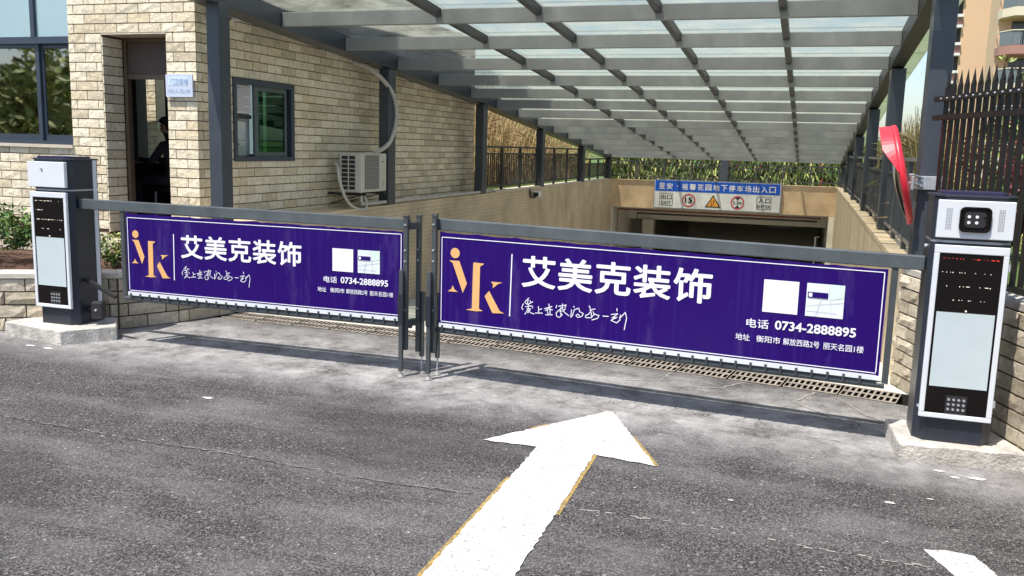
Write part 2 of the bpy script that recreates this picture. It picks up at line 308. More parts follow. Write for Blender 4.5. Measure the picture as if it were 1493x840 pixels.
# ------------------------------------------------------------------ mesh helpers
ORG = {}
class MB:
    def __init__(s): s.v = []; s.f = []
    def add(s, vs, fs):
        n = len(s.v); s.v += [Vector(p) for p in vs]; s.f += [tuple(i+n for i in f) for f in fs]; return s
    def box(s, a, b, rz=0, c=None):
        x0, y0, z0 = a; x1, y1, z1 = b
        P = [Vector(p) for p in ((x0,y0,z0),(x1,y0,z0),(x1,y1,z0),(x0,y1,z0),(x0,y0,z1),(x1,y0,z1),(x1,y1,z1),(x0,y1,z1))]
        if rz:
            c = Vector(c) if c else Vector(((x0+x1)/2, (y0+y1)/2, 0)); M = Matrix.Rotation(rz, 3, 'Z')
            P = [M @ (p-c) + c for p in P]
        return s.add(P, [(0,3,2,1),(4,5,6,7),(0,1,5,4),(1,2,6,5),(2,3,7,6),(3,0,4,7)])
    def bar(s, p, q, wd, ht, upv=(0, 0, 1)):
        p = Vector(p); q = Vector(q); d = (q-p).normalized(); U = Vector(upv)
        if abs(d.dot(U)) > 0.99: U = Vector((0, 1, 0))
        sx = d.cross(U).normalized(); sz = sx.cross(d).normalized(); V = []
        for e in (p, q):
            for i, j in ((-1,-1),(1,-1),(1,1),(-1,1)): V.append(e + sx*(i*wd/2) + sz*(j*ht/2))
        return s.add(V, [(0,3,2,1),(4,5,6,7),(0,1,5,4),(1,2,6,5),(2,3,7,6),(3,0,4,7)])
    def prism(s, poly, z0, z1):
        n = len(poly); V = [(x, y, z0) for x, y in poly] + [(x, y, z1) for x, y in poly]
        return s.add(V, [tuple(range(n-1, -1, -1)), tuple(range(n, 2*n))] + [(i, (i+1) % n, n+(i+1) % n, n+i) for i in range(n)])
    def tube(s, pts, r, n=8, r2=None):
        pts = [Vector(p) for p in pts]; m = len(pts); rings = []
        prev = None
        for i, p in enumerate(pts):
            d = (pts[min(i+1, m-1)] - pts[max(i-1, 0)]).normalized()
            a = prev if prev else (Vector((0, 0, 1)) if abs(d.z) < 0.9 else Vector((1, 0, 0)))
            a = (a - d*a.dot(d)).normalized(); prev = a; b = d.cross(a)
            rr = r if r2 is None else r + (r2-r)*i/(m-1)
            rings.append([p + a*(rr*math.cos(2*math.pi*k/n)) + b*(rr*math.sin(2*math.pi*k/n)) for k in range(n)])
        V = [q for g in rings for q in g]; F = []
        for i in range(m-1):
            for k in range(n): F.append((i*n+k, i*n+(k+1) % n, (i+1)*n+(k+1) % n, (i+1)*n+k))
        F.append(tuple(range(n-1, -1, -1))); F.append(tuple(range((m-1)*n, m*n)))
        return s.add(V, F)
    def ball(s, c, r, n=10, m=7, sc_=(1, 1, 1)):
        c = Vector(c); V = [c + Vector((0, 0, r*sc_[2]))]; F = []
        for i in range(1, m):
            t = math.pi*i/m
            for k in range(n): a = 2*math.pi*k/n; V.append(c + Vector((r*sc_[0]*math.sin(t)*math.cos(a), r*sc_[1]*math.sin(t)*math.sin(a), r*sc_[2]*math.cos(t))))
        V.append(c - Vector((0, 0, r*sc_[2])))
        for k in range(n): F.append((0, 1+k, 1+(k+1) % n)); F.append((len(V)-1, 1+(m-2)*n+(k+1) % n, 1+(m-2)*n+k))
        for i in range(m-2):
            for k in range(n): F.append((1+i*n+k, 1+(i+1)*n+k, 1+(i+1)*n+(k+1) % n, 1+i*n+(k+1) % n))
        return s.add(V, F)
    def flat(s, pts3): return s.add(pts3, [tuple(range(len(pts3)))])
    def build(s, name, m, parent=None, bevel=0.0, smooth=False, **kw):
        me = bpy.data.meshes.new(name)
        off = ORG.get(parent.name, Vector((0, 0, 0))) if parent else Vector((0, 0, 0))
        me.from_pydata([tuple(v-off) for v in s.v], [], s.f); me.materials.append(m); me.validate(); me.update()
        if smooth:
            for p in me.polygons: p.use_smooth = True
        o = bpy.data.objects.new(name, me); col.objects.link(o)
        if parent: o.parent = parent
        ORG[o.name] = off
        if bevel:
            b = o.modifiers.new('bevel', 'BEVEL'); b.width = bevel; b.segments = 2; b.limit_method = 'ANGLE'; b.harden_normals = False
        for k, v in kw.items(): o[k] = v
        return o
def thing(name, label, cat, loc=(0, 0, 0), group=None):
    o = bpy.data.objects.new(name, None); col.objects.link(o); o.location = loc; o.empty_display_size = 0.2
    o['label'] = label; o['category'] = cat
    if group: o['group'] = group
    ORG[o.name] = Vector(loc); return o
def tag(o, label, cat, group=None):
    o['label'] = label; o['category'] = cat
    if group: o['group'] = group
    return o
def inst(name, me, parent, loc, rz=0, scale=(1, 1, 1)):
    o = bpy.data.objects.new(name, me); col.objects.link(o)
    if parent: o.parent = parent
    o.location = Vector(loc) - (ORG[parent.name] if parent else Vector((0, 0, 0))); o.rotation_euler = (0, 0, rz); o.scale = scale
    return o
def text_mesh(body, m, parent, name, origin, ux, uz, width=None, height=None, bold=0.0, **kw):
    """lettering: flat text laid on the plane spanned by ux (reading direction) and uz (up)"""
    c = bpy.data.curves.new('txt', 'FONT'); c.body = body; c.resolution_u = 3
    o = bpy.data.objects.new('txt', c); col.objects.link(o); bpy.context.view_layer.update()
    me = bpy.data.meshes.new_from_object(o.evaluated_get(bpy.context.evaluated_depsgraph_get()))
    col.objects.unlink(o); bpy.data.objects.remove(o)
    vs = [v.co.copy() for v in me.vertices]; fs = [tuple(p.vertices) for p in me.polygons]
    x0 = min(v.x for v in vs); x1 = max(v.x for v in vs); y0 = min(v.y for v in vs); y1 = max(v.y for v in vs)
    sx = width/(x1-x0) if width else None; sy = height/(y1-y0) if height else None
    sx = sx or sy; sy = sy or sx
    ux = Vector(ux).normalized(); uz = Vector(uz).normalized(); O = Vector(origin)
    b = MB(); n_ = uz.cross(ux).normalized()*-1
    # heavier strokes: the outline repeated a hair's breadth around itself, each layer 0.1 mm further out
    offs = [(0, 0)] + ([(math.cos(a)*bold, math.sin(a)*bold) for a in [2*math.pi*i/8+.2 for i in range(8)]] if bold else [])
    for i, (ox, oy) in enumerate(offs): b.add([O + ux*((v.x-x0+ox)*sx) + uz*((v.y-y0+oy)*sy) + ux.cross(uz)*(.0001*i) for v in vs], fs)
    bpy.data.meshes.remove(me)
    return b.build(name, m, parent, **kw)

# ------------------------------------------------------------------ brick pieces
def brick_meshes(name, m, k, amp):
    out = []
    rr = random.Random(k)
    for i in range(7):
        nx, nz = 5, 3; V = []; F = []
        for c in range(nz):
            for a in range(nx):
                edge = a in (0, nx-1) or c in (0, nz-1)
                V.append((-0.5+(a+(0 if edge else rr.uniform(-.3, .3)))/(nx-1), -0.66 + (rr.uniform(-.06, 0.12) if edge else -rr.uniform(-0.12, amp)), -0.5+(c+(0 if edge else rr.uniform(-.25, .3)))/(nz-1)))
        for c in range(nz-1):
            for a in range(nx-1):
                q = c*nx+a; F.append((q, q+1, q+nx+1, q+nx))
        n = len(V); ring = list(range(nx)) + [nx*(c+1)-1 for c in range(1, nz)] + [nx*nz-1-a for a in range(1, nx)] + [nx*(nz-1-c) for c in range(1, nz-1)]
        for q in ring: V.append((V[q][0], 0.0, V[q][2]))
        for j in range(len(ring)):
            F.append((ring[j], n+j, n+(j+1) % len(ring), ring[(j+1) % len(ring)]))
        me = bpy.data.meshes.new(name); me.from_pydata(V, [], F); me.materials.append(m); me.update(); out.append(me)
    return out
BM = brick_meshes('brick', M_brick, 1, 0.16)
SM = brick_meshes('stone', M_stone, 2, 0.55)
camM = cam.matrix_world.inverted()
def proj(P):
    q = camM @ Vector(P)
    if q.z > -0.1: return None
    return (746.5 + 1302.07*q.x/-q.z, 420 - 1302.07*q.y/-q.z, -q.z)
def courses(A, B, z0, n, H, L, openings=(), phase=0.0, topf=None, joint=0.010):
    """running bond along A->B; returns (centre, rz, length, height)"""
    A = Vector((A[0], A[1], 0)); B = Vector((B[0], B[1], 0)); d = (B-A); W = d.length; d.normalize(); rz = math.atan2(d.y, d.x); out = []
    for r in range(n):
        za = z0 + r*H; zc = za + H/2
        s = W + (0.5*L if r % 2 else 0) + phase
        while s > -L:
            a, b = max(0, s-L), min(W, s); s -= L
            segs = [(a, b)]
            for (o0, o1, oz0, oz1) in openings:
                if zc > oz0 and zc < oz1:
                    ns = []
                    for p, q in segs:
                        if q <= o0 or p >= o1: ns.append((p, q)); continue
                        if p < o0: ns.append((p, o0))
                        if q > o1: ns.append((o1, q))
                    segs = ns
            for p, q in segs:
                if q-p < 0.045: continue
                m_ = (p+q)/2
                if topf and za > topf(A + d*m_): continue
                C_ = A + d*m_ + Vector((0, 0, zc)); out.append((C_, rz, q-p-joint, H-joint))
    return out
def lay(parent, items, meshes, name, depth=0.020, cap=300):
    sc_it = []
    for it in items:
        p = proj(it[0]); vis = p and -40 < p[0] < 1533 and -30 < p[1] < 870
        sc_it.append((it[2]*it[3]/p[2]**2 if vis else 0, it))
    sc_it.sort(key=lambda t: -t[0]); rr = random.Random(5)
    for k, (s_, it) in enumerate(sc_it):
        if k < cap and s_ > 0:
            inst(name, meshes[rr.randrange(len(meshes))], parent, it[0], it[1], (it[2], depth, it[3]))
    rest = MB()
    for k, (s_, it) in enumerate(sc_it):
        if k >= cap or s_ == 0:
            me = meshes[rr.randrange(len(meshes))]; M = Matrix.Translation(it[0]) @ Matrix.Rotation(it[1], 4, 'Z') @ Matrix.Diagonal((it[2], depth, it[3], 1))
            rest.add([M @ v.co for v in me.vertices], [tuple(p.vertices) for p in me.polygons])
    if rest.v: rest.build('far_'+name+'s', meshes[0].materials[0], parent, kind='stuff')

PROF = [(6.8, 3.02), (8.5, 2.88), (11.1, 2.70), (14.8, 2.43), (18.4, 2.10), (25.6, 1.46), (27, 1.33)]
def zb(Y):
    for (a, za), (b, zb_) in zip(PROF, PROF[1:]):
        if Y <= b: return za + (zb_-za)*(Y-a)/(b-a)
    return PROF[-1][1]

# ------------------------------------------------------------------ ground, road, ramp
DR = [(-5.36, 7.17), (-3.7, 7.11), (-2.25, 7.02), (-1.0, 6.88), (0.26, 6.69), (0.76, 6.58), (1.02, 6.54)]
def yd(x):
    for (a, ya), (b, yb) in zip(DR, DR[1:]):
        if x <= b: return ya + (yb-ya)*(x-a)/(b-a)
    return DR[-1][1]
XL, XR, ZT, YE = -5.40, 0.72, 0.88, 25.6
b = MB(); b.flat([(-300, -300, 0), (300, -300, 0), (300, 6.54, 0)] + [(x, y, 0) for x, y in reversed(DR)] + [(-300, 7.17, 0)])
road = b.build('road', M_asph); road['kind'] = 'structure'
b = MB()
b.flat([(-300, 7.70, 0.6), (-5.90, 7.70, 0.6), (-5.90, 15.42, 0.6), (-300, 15.42, 0.6)])
b.flat([(-300, 15.42, .85), (-5.5, 15.42, .85), (-5.5, 25.75, .85), (-300, 25.75, .85)])
b.flat([(-300, 25.75, .85), (300, 25.75, .85), (300, 600, .85), (-300, 600, .85)])
b.flat([(0.9, 25.75, .85), (0.9, 7.25, .85), (1.75, 4.7, .85), (3.4, -0.3, .85), (300, -0.3, .85), (300, 25.75, .85)])
g = b.build('ground', M_grass); g['kind'] = 'structure'
b = MB(); b.flat([(-5.42, 7.62, .44), (-5.46, 7.35, .44), (-5.83, 6.45, .44), (-6.65, 6.0, .44), (-12, 3.1, .44), (-12, 7.62, .44)])
s_ = b.build('planter_soil', M_soil); s_['kind'] = 'structure'
# concrete apron and ramp
b = MB(); W_ = 0.33
xs = [p[0] for p in DR]
rows = []
for f in (0, 1):
    rows.append([(x, yd(x)+W_ if f == 0 else 7.75, 0.0 if f == 0 else -0.012) for x in xs])
ny = 30
for k in range(1, ny+1):
    Y = 7.75 + (YE-7.75)*k/ny; t = (Y-7.75)/(YE-7.75); z = -0.012 - 2.45*(t*t*0.12 + t*0.88); rows.append([(x, Y, z) for x in xs])
rows.append([(x, 40, -2.46) for x in xs]); V = [p for r in rows for p in r]; n = len(xs)
b.add(V, [(i*n+k, i*n+k+1, (i+1)*n+k+1, (i+1)*n+k) for i in range(len(rows)-1) for k in range(n-1)])
o = b.build('ramp_floor', M_floor); o['kind'] = 'structure'
# drain trench
b = MB()
for (a, ya), (c, yc) in zip(DR, DR[1:]):
    b.flat([(a, ya, -0.16), (c, yc, -0.16), (c, yc+W_, -0.16), (a, ya+W_, -0.16)])
    b.flat([(a, ya, -0.16), (a, ya, -0.001), (c, yc, -0.001), (c, yc, -0.16)]); b.flat([(a, ya+W_, -0.16), (c, yc+W_, -0.16), (c, yc+W_, -0.001), (a, ya+W_, -0.001)])
o = b.build('drain_channel', M_trench); o['kind'] = 'structure'
# gratings
GL = 0.405
def grate():
    b = MB(); h0, h1 = 0.0, 0.004; L2 = GL/2-0.009; D2 = 0.155
    for y0, y1 in ((-D2, -0.128), (-0.017, 0.017), (0.128, D2)): b.box((-L2, y0, h0), (L2, y1, h1))
    n = 9; pw = (2*L2)/n
    for r in ((-0.128, -0.017), (0.017, 0.128)):
        for k in range(n+1):
            x = -L2 + k*pw; x0 = max(-L2, x-0.0078); x1 = min(L2, x+0.0078); b.box((x0, r[0], h0), (x1, r[1], h1-0.0005))
    return b
me_g = None; x = 0.735; k = 0; ordn = ['first', 'second', 'third', 'fourth', 'fifth', 'sixth', 'seventh', 'eighth', 'ninth', 'tenth', 'eleventh', 'twelfth', 'thirteenth', 'fourteenth', 'fifteenth', 'sixteenth']
while x - GL*0.99 > -5.42 and k < 16:
    x2 = x; 
    # step along the curved line
    sl = (yd(x2-0.2)-yd(x2))/0.2; dx = GL/math.sqrt(1+sl*sl); xm = x2-dx/2; ang = math.atan2(yd(x2)-yd(x2-dx), dx)
    if me_g is None:
        o = grate().build('drain_grating', M_grate); me_g = o.data
    else: o = bpy.data.objects.new('drain_grating', me_g); col.objects.link(o)
    o.location = (xm, yd(xm)+0.165, 0); o.rotation_euler = (0, 0, ang)
    where = 'under the right banner' if xm > -2.4 else 'under the left banner'
    tag(o, '%s slotted drain grating from the right end of the channel, %s' % (ordn[k], where), 'drain grating', 'gratings over the drain channel')
    x -= dx; k += 1
# road markings and cement seams: thin sheets, children of the road
b = MB(); A_ = [(-1.70, 4.73), (-1.124, 5.60), (-0.68, 4.681), (-1.03, 4.735), (-1.02, 3.2), (-1.03, 1.0), (-1.42, 1.0), (-1.375, 3.05), (-1.368, 4.733)]
A_ = [(-1.70, 4.73), (-1.145, 5.585), (-1.10, 5.585), (-0.68, 4.681), (-1.034, 4.735), (-1.0, 3.2), (-0.96, 1.4), (-1.32, 1.4), (-1.349, 3.05), (-1.368, 4.733)]
rj = random.Random(12); AJ = []
def ragged(P, amp=.006):
    out = []
    for i in range(len(P)):
        a = Vector(P[i]); c = Vector(P[(i+1) % len(P)]); k = max(1, int((c-a).length/.028))
        for j in range(k): q = a.lerp(c, j/k); out.append((q.x+rj.uniform(-amp, amp), q.y+rj.uniform(-amp, amp)))
    return out
b.flat([(x, y, 0.006) for x, y in ragged(A_)]); o = b.build('arrow_marking', M_mark, road, label='white painted arrow pointing to the ramp')
b = MB(); rr = random.Random(3)
def edge_strip(p, q, w0, w1, keep=.55):
    p = Vector((*p, 0)); q = Vector((*q, 0)); d = (q-p); n = Vector((d.y, -d.x, 0)).normalized(); N_ = 14; L_ = []; R_ = []
    for i in range(N_+1):
        c = p + d*(i/N_); ww = (w0 + (w1-w0)*i/N_)*rr.uniform(0.45, 1.15)
        L_.append(c - n*0.02); R_.append(c + n*ww)
    on = True
    for i in range(N_):
        if rr.random() < .35: on = rr.random() < keep
        if on: b.flat([(L_[i].x, L_[i].y, .003), (R_[i].x, R_[i].y, .003), (R_[i+1].x, R_[i+1].y, .003), (L_[i+1].x, L_[i+1].y, .003)])
edge_strip((-1.11, 5.59), (-0.68, 4.69), 0.05, 0.022); edge_strip((-1.034, 4.735), (-1.0, 3.2), 0.02, 0.026); edge_strip((-1.0, 3.2), (-0.96, 1.4), 0.026, 0.02)
edge_strip((-1.5, 5.05), (-1.14, 5.60), 0.012, -0.025); edge_strip((-1.14, 5.56), (-1.09, 5.56), -0.03, -0.05); edge_strip((-1.349, 3.05), (-1.368, 4.7), 0.016, 0.01); edge_strip((-1.32, 1.4), (-1.349, 3.05), 0.01, 0.016)
b.build('yellow_marking_edge', M_yel, road)
b = MB(); b.flat([(x, y, .005) for x, y in ragged([(0.596, 4.09), (0.70, 4.125), (0.80, 4.10), (0.99, 3.62), (0.80, 3.58)])]); b.build('white_dash_marking', M_mark, road)
b = MB(); b.flat([(-2.12, 7.40, .003), (-1.85, 7.38, .003), (-1.80, 7.62, -.003), (-2.10, 7.66, -.003)]); b.build('yellow_paint_patch', M_yel, road)
def splat(cx, cy, r, m, nm, sq=0.5):
    b = MB(); n = 13; b.flat([(cx + r*rr.uniform(.6, 1.1)*math.cos(2*math.pi*i/n), cy + sq*r*rr.uniform(.6, 1.1)*math.sin(2*math.pi*i/n), 0.004) for i in range(n)]); b.build(nm, m, road)
M_spl = mat('pale_cement_splash', (0.55, 0.52, 0.50), 0.9, var=0.2, vs=30)
for c in ((-3.68, 4.83, .05), (0.98, 5.17, .055), (0.80, 5.22, .035), (0.87, 5.14, .03), (-5.9, 5.52, .05), (-5.7, 5.50, .06), (0.50, 4.62, .03), (-.25, 4.35, .02), (.7, 4.75, .018)): splat(*c, M_spl, 'cement_splash')
def seam(pts, w=0.008):
    b = MB()
    P = []
    for (p, q) in zip(pts, pts[1:]):
        for i in range(6): P.append((p[0]+(q[0]-p[0])*i/6 + rr.uniform(-.012, .012), p[1]+(q[1]-p[1])*i/6 + rr.uniform(-.012, .012)))
    P.append(pts[-1])
    for p, q in zip(P, P[1:]):
        d = Vector((q[0]-p[0], q[1]-p[1])); n = Vector((-d.y, d.x)).normalized()*w*rr.uniform(.35, .75)
        b.flat([(p[0]-n.x, p[1]-n.y, .004), (q[0]-n.x, q[1]-n.y, .004), (q[0]+n.x, q[1]+n.y, .004), (p[0]+n.x, p[1]+n.y, .004)])
    b.build('cement_seam', M_crack, road)
seam([(.15, 6.68), (.02, 6.35), (.22, 6.1), (.40, 5.95), (.42, 5.8)], .013); seam([(-.35, 6.74), (-.52, 6.5), (-.85, 6.42)], .010); seam([(-.9, 6.82), (-.95, 6.55), (-1.2, 6.45)], .010)
seam([(-1.45, 6.9), (-1.6, 6.6), (-1.95, 6.5)], .007); seam([(-2.0, 6.95), (-2.3, 6.6)], .007); seam([(.3, 6.6), (.45, 6.25), (.58, 6.1)], .010); seam([(-1.9, 5.75), (-1.0, 5.66), (.3, 5.55)], .004); seam([(-.2, 5.9), (-.22, 5.6)], .004)
for i in range(9): x_ = -2.1 + i*.23; seam([(x_, 5.88), (x_-.07, 5.70)], .004)
JL = [(-4.59, 4.03), (-3.98, 4.0), (-3.51, 3.97), (-2.93, 3.99), (-2.47, 3.95), (-1.94, 3.93), (-1.43, 3.95)]
JR = [(-1.01, 3.96), (-0.59, 3.97), (-0.34, 3.98), (0.1, 3.93), (0.63, 3.92)]
def broken_seam(pts, w, on=.6, sd=2, nm='paving_joint_dust'):
    r2 = random.Random(sd); b = MB()
    for p, q in zip(pts, pts[1:]):
        n = max(2, int(math.hypot(q[0]-p[0], q[1]-p[1])/.03))
        for i in range(n):
            if r2.random() > on: continue
            f0, f1 = i/n, (i+1.15)/n; j = r2.uniform(-.008, .008); x0, y0 = p[0]+(q[0]-p[0])*f0, p[1]+(q[1]-p[1])*f0+j; x1, y1 = p[0]+(q[0]-p[0])*f1, p[1]+(q[1]-p[1])*f1+j; ww = w*r2.uniform(.3, 1.2)
            b.flat([(x0, y0-ww, .0035), (x1, y1-ww*.8, .0035), (x1, y1+ww*.7, .0035), (x0, y0+ww, .0035)])
    b.build(nm, M_crack, road)
broken_seam(JL, .0035, .55, 2); broken_seam([(x, y-.012) for x, y in JL], .003, .7, 5, 'paving_joint'); bpy.data.objects['paving_joint'].data.materials[0] = mat('dark_joint', (0.015, 0.014, 0.014), .9)
broken_seam(JR, .006, .5, 3)
for i in range(70):
    splat(rr.uniform(-4.5, 1.1), rr.uniform(3.0, 5.6), rr.uniform(.004, .010), M_spl, 'grit')
grits = [o for o in bpy.data.objects if o.name.startswith('grit')]
gb = MB(); [gb.add([v.co.copy() for v in o.data.vertices], [tuple(p.vertices) for p in o.data.polygons]) for o in grits]
for o in grits: bpy.data.objects.remove(o)
gb.build('loose_grit', M_spl, road, kind='stuff')
# kerb strip where the concrete of the left plinth meets the road is part of the plinth below

# ------------------------------------------------------------------ gatehouse
gh = thing('gatehouse', 'gatehouse clad in cream split-face brick with a slate framed window and open doorway', 'building', (-5.84, 7.615, 0.45))
Z0, Z1 = 0.45, 3.6
b = MB(); Y0, Y1 = 7.615, 7.90
for bx in [((-12, Y0, Z0), (-8.95, Y1, Z1)), ((-8.95, Y0, Z0), (-7.395, Y1, 1.60)), ((-8.95, Y0, 3.35), (-7.395, Y1, Z1)), ((-7.395, Y0, Z0), (-6.97, Y1, Z1)), ((-6.97, Y0, Z0), (-6.18, Y1, 0.66)), ((-6.97, Y0, 2.735), (-6.18, Y1, Z1)), ((-6.18, Y0, Z0), (-5.84, Y1, Z1)),
           ((-6.09, Y1, Z0), (-5.84, 8.19, Z1)), ((-6.09, 8.19, Z0), (-5.84, 9.36, 1.47)), ((-6.09, 8.19, 2.35), (-5.84, 9.36, Z1)), ((-6.09, 9.36, Z0), (-5.84, 15.4, Z1))]: b.box(*bx)
wl = b.build('wall', M_joint, gh)
b = MB(); b.box((-7.9, 7.66, Z1), (-5.86, 13.1, 9.8)); b.build('upper_storey', M_plint, gh)
b = MB(); b.box((-12, 7.66, 3.6), (-7.9, 10.6, 3.75)); b.build('roof', M_conc, gh)
b = MB()
for bx in [((-12, 10.2, .6), (-8.80, 10.4, 3.6)), ((-8.33, 10.2, .6), (-7.8, 10.4, 3.6)), ((-8.80, 10.2, 2.62), (-8.33, 10.4, 3.6)), ((-8.0, 10.4, .6), (-7.8, 10.75, 3.6)), ((-8.0, 10.75, .6), (-7.8, 12.1, 1.5)), ((-8.0, 10.75, 2.7), (-7.8, 12.1, 3.6)), ((-8.0, 12.1, .6), (-7.8, 15.4, 3.6)), ((-7.8, 12.3, .6), (-6.09, 12.5, 3.6)), ((-12, 7.9, .6), (-11.8, 10.2, 3.6)), ((-8.0, 15.2, .6), (-6.09, 15.4, 3.6))]: b.box(*bx)
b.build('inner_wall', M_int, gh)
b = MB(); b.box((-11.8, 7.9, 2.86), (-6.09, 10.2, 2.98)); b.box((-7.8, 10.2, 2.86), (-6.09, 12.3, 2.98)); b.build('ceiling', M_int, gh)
b = MB(); b.box((-11.8, 7.9, .61), (-6.09, 10.4, .66)); b.box((-7.8, 10.4, .61), (-6.09, 12.3, .66)); b.build('floor', M_conc, gh)
b = MB(); b.box((-12.0, 7.585, 0.45), (-6.99, 7.615, 0.69)); b.box((-6.16, 7.585, 0.45), (-5.84, 7.615, 0.69)); b.box((-7.02, 7.50, .45), (-6.14, 7.62, .64)); b.build('plinth_course', M_plint, gh)
# bricks: facade, return, side wall
HB, LB = 0.0955, 0.2715
zrow0 = 2.735 - 21*HB
its = courses((-10.3, Y0), (-5.82, Y0), zrow0, 26, HB, LB, [(-8.95+10.3, -7.395+10.3, 1.585, 3.4), (-6.97+10.3, -6.18+10.3, .6, 2.735)], phase=LB*0)
# row 2.735..2.83 is a full-brick row
its += courses((-5.84, Y0-0.0), (-5.84, 15.4), zrow0, 27, HB, 0.288, [(8.19-Y0, 9.36-Y0, 1.455, 2.365)], phase=0.07, topf=lambda P: zb(P.y)+0.22)
its += courses((-6.972, 7.60), (-6.972, 7.885), 0.7, 21, HB, 0.30, phase=0.0)  # door reveal
its += courses((-9.74, 11.298), (-9.385, 11.298), .66, 26, HB, LB)
lay(gh, its, BM, 'brick')
# soffit of the doorway
b = MB(); b.box((-6.97, 7.60, 2.722), (-6.18, 7.9, 2.734)); b.build('lintel_soffit', M_plint, gh)
# doorway frame, dark transom
dr = MB()
for bx in [((-6.945, 7.88, .66), (-6.905, 7.94, 2.72)), ((-6.22, 7.88, .66), (-6.185, 7.94, 2.72)), ((-6.905, 7.88, 2.68), (-6.22, 7.94, 2.72)), ((-6.905, 7.885, 2.30), (-6.22, 7.935, 2.345))]: dr.box(*bx)
mfr = mat('bronze_door_frame', (0.14, 0.10, 0.07), 0.4, 0.2, var=0.1)
df = dr.build('door_frame', mfr, gh)
MB().box((-6.905, 7.90, 2.345), (-6.22, 7.92, 2.68)).build('transom_panel', mat('transom_brown', (0.085, 0.062, 0.052), 0.6), df)
b = MB(); b.box((-9.74, 11.3, .6), (-9.385, 11.6, 3.2)); b.build('courtyard_pillar', M_stone, gh)
b = MB(); b.box((-9.385, 11.9, .6), (-8.0, 12.0, 3.0)); b.build('courtyard_wall', M_skytint, gh)
# front window: outer frame, mullion, transom, sashes
X0, X1, za, zt = -8.95, -7.395, 1.60, 3.35
b = MB(); yA, yB = 7.63, 7.70
for bx in [((X0, yA, za), (X1, yB, za+.035)), ((X0, yA, zt-.05), (X1, yB, zt)), ((X0, yA, za+.035), (X0+.045, yB, zt-.05)), ((X1-.012, yA, za+.035), (X1, yB, zt-.05)), ((X0+.045, yA, 2.645), (X1-.012, yB, 2.715)), ((-7.915, yA-.002, 2.715), (-7.865, yB, zt-.05))]: b.box(*bx)
wf = b.build('window', M_winf, gh)
b = MB()
for a, c, yy in ((-8.9, -7.85, 7.66), (-7.87, -7.41, 7.69)):
    b.box((a, yy, 1.635), (a+.05, yy+.03, 2.645)); b.box((c-.05, yy, 1.635), (c, yy+.03, 2.645)); b.box((a+.05, yy, 1.635), (c-.05, yy+.03, 1.70)); b.box((a+.05, yy, 2.60), (c-.05, yy+.03, 2.645))
b.build('sash', M_winf, wf)
MB().box((-8.85, 7.672, 1.70), (-7.90, 7.678, 2.60)).build('pane', M_fwin, wf); MB().box((-7.82, 7.702, 1.70), (-7.46, 7.708, 2.60)).build('pane', M_fwin, wf)
MB().box((-8.905, 7.662, 2.715), (-7.915, 7.668, 3.30)).build('pane', M_skytint, wf, label='upper pane coloured pale blue for the reflected sky'); MB().box((-7.865, 7.662, 2.715), (-7.407, 7.668, 3.30)).build('pane', M_skytint, wf, label='upper pane coloured pale blue for the reflected sky')  # sky reflection of the upper panes is put into their colour
MB().box((-8.98, 7.575, 1.565), (-7.38, 7.64, 1.598)).build('window_sill', M_plint, gh)
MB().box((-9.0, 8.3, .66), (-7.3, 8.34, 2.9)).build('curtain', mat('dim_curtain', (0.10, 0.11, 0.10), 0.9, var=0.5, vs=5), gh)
# side window (sliding, green glass)
xA, xB = -5.875, -5.805; y0, y1, z0, z1 = 8.19, 9.36, 1.47, 2.35
b = MB()
for bx in [((xA, y0, z0), (xB, y1, z0+.05)), ((xA, y0, z1-.06), (xB, y1, z1)), ((xA, y0, z0+.05), (xB, y0+.05, z1-.06)), ((xA, y1-.07, z0+.05), (xB, y1, z1-.06))]: b.box(*bx)
sw = b.build('side_window', M_winf, gh, bevel=0.006)
b = MB()
b.box((-5.87, 8.60, 1.52), (-5.84, 8.66, 2.29)); b.box((-5.87, 9.20, 1.52), (-5.84, 9.24, 2.29)); b.box((-5.87, 8.66, 1.52), (-5.84, 9.20, 1.57)); b.box((-5.87, 8.66, 2.24), (-5.84, 9.20, 2.29))
b.build('sash', mat('sash_grey', (0.10, 0.125, 0.13), 0.4, 0.2), sw)
b = MB(); b.box((-5.90, 8.24, 1.93), (-5.88, 8.60, 1.97)); b.box((-5.905, 8.24, 1.97), (-5.895, 8.255, 2.29)); b.build('inner_bar', M_navy, sw)
MB().box((-5.858, 8.66, 1.57), (-5.853, 9.20, 2.24)).build('pane', M_gwin, sw); MB().box((-5.893, 8.9, 1.52), (-5.888, 9.29, 2.29)).build('pane', M_gwin, sw); MB().box((-5.893, 8.255, 1.52), (-5.888, 8.62, 2.29)).build('pane', M_clear, sw)
pn = MB().box((-5.884, 8.27, 1.985), (-5.881, 8.585, 2.285)).build('notice_paper', M_paper, sw)
b = MB()
for i in range(11): b.flat([(-5.879, 8.295, 2.25-.024*i), (-5.879, 8.295+(.26 if i % 4 else .16), 2.25-.024*i), (-5.879, 8.295+(.26 if i % 4 else .16), 2.256-.024*i), (-5.879, 8.295, 2.256-.024*i)])
b.build('notice_lines', mat('faint_print', (0.30, 0.29, 0.31), 0.8), sw)
MB().box((-5.93, 8.255, 1.47), (-5.925, 8.62, 2.30)).build('sill_board', mat('grey_board', (0.55, 0.53, 0.58), 0.8), gh)
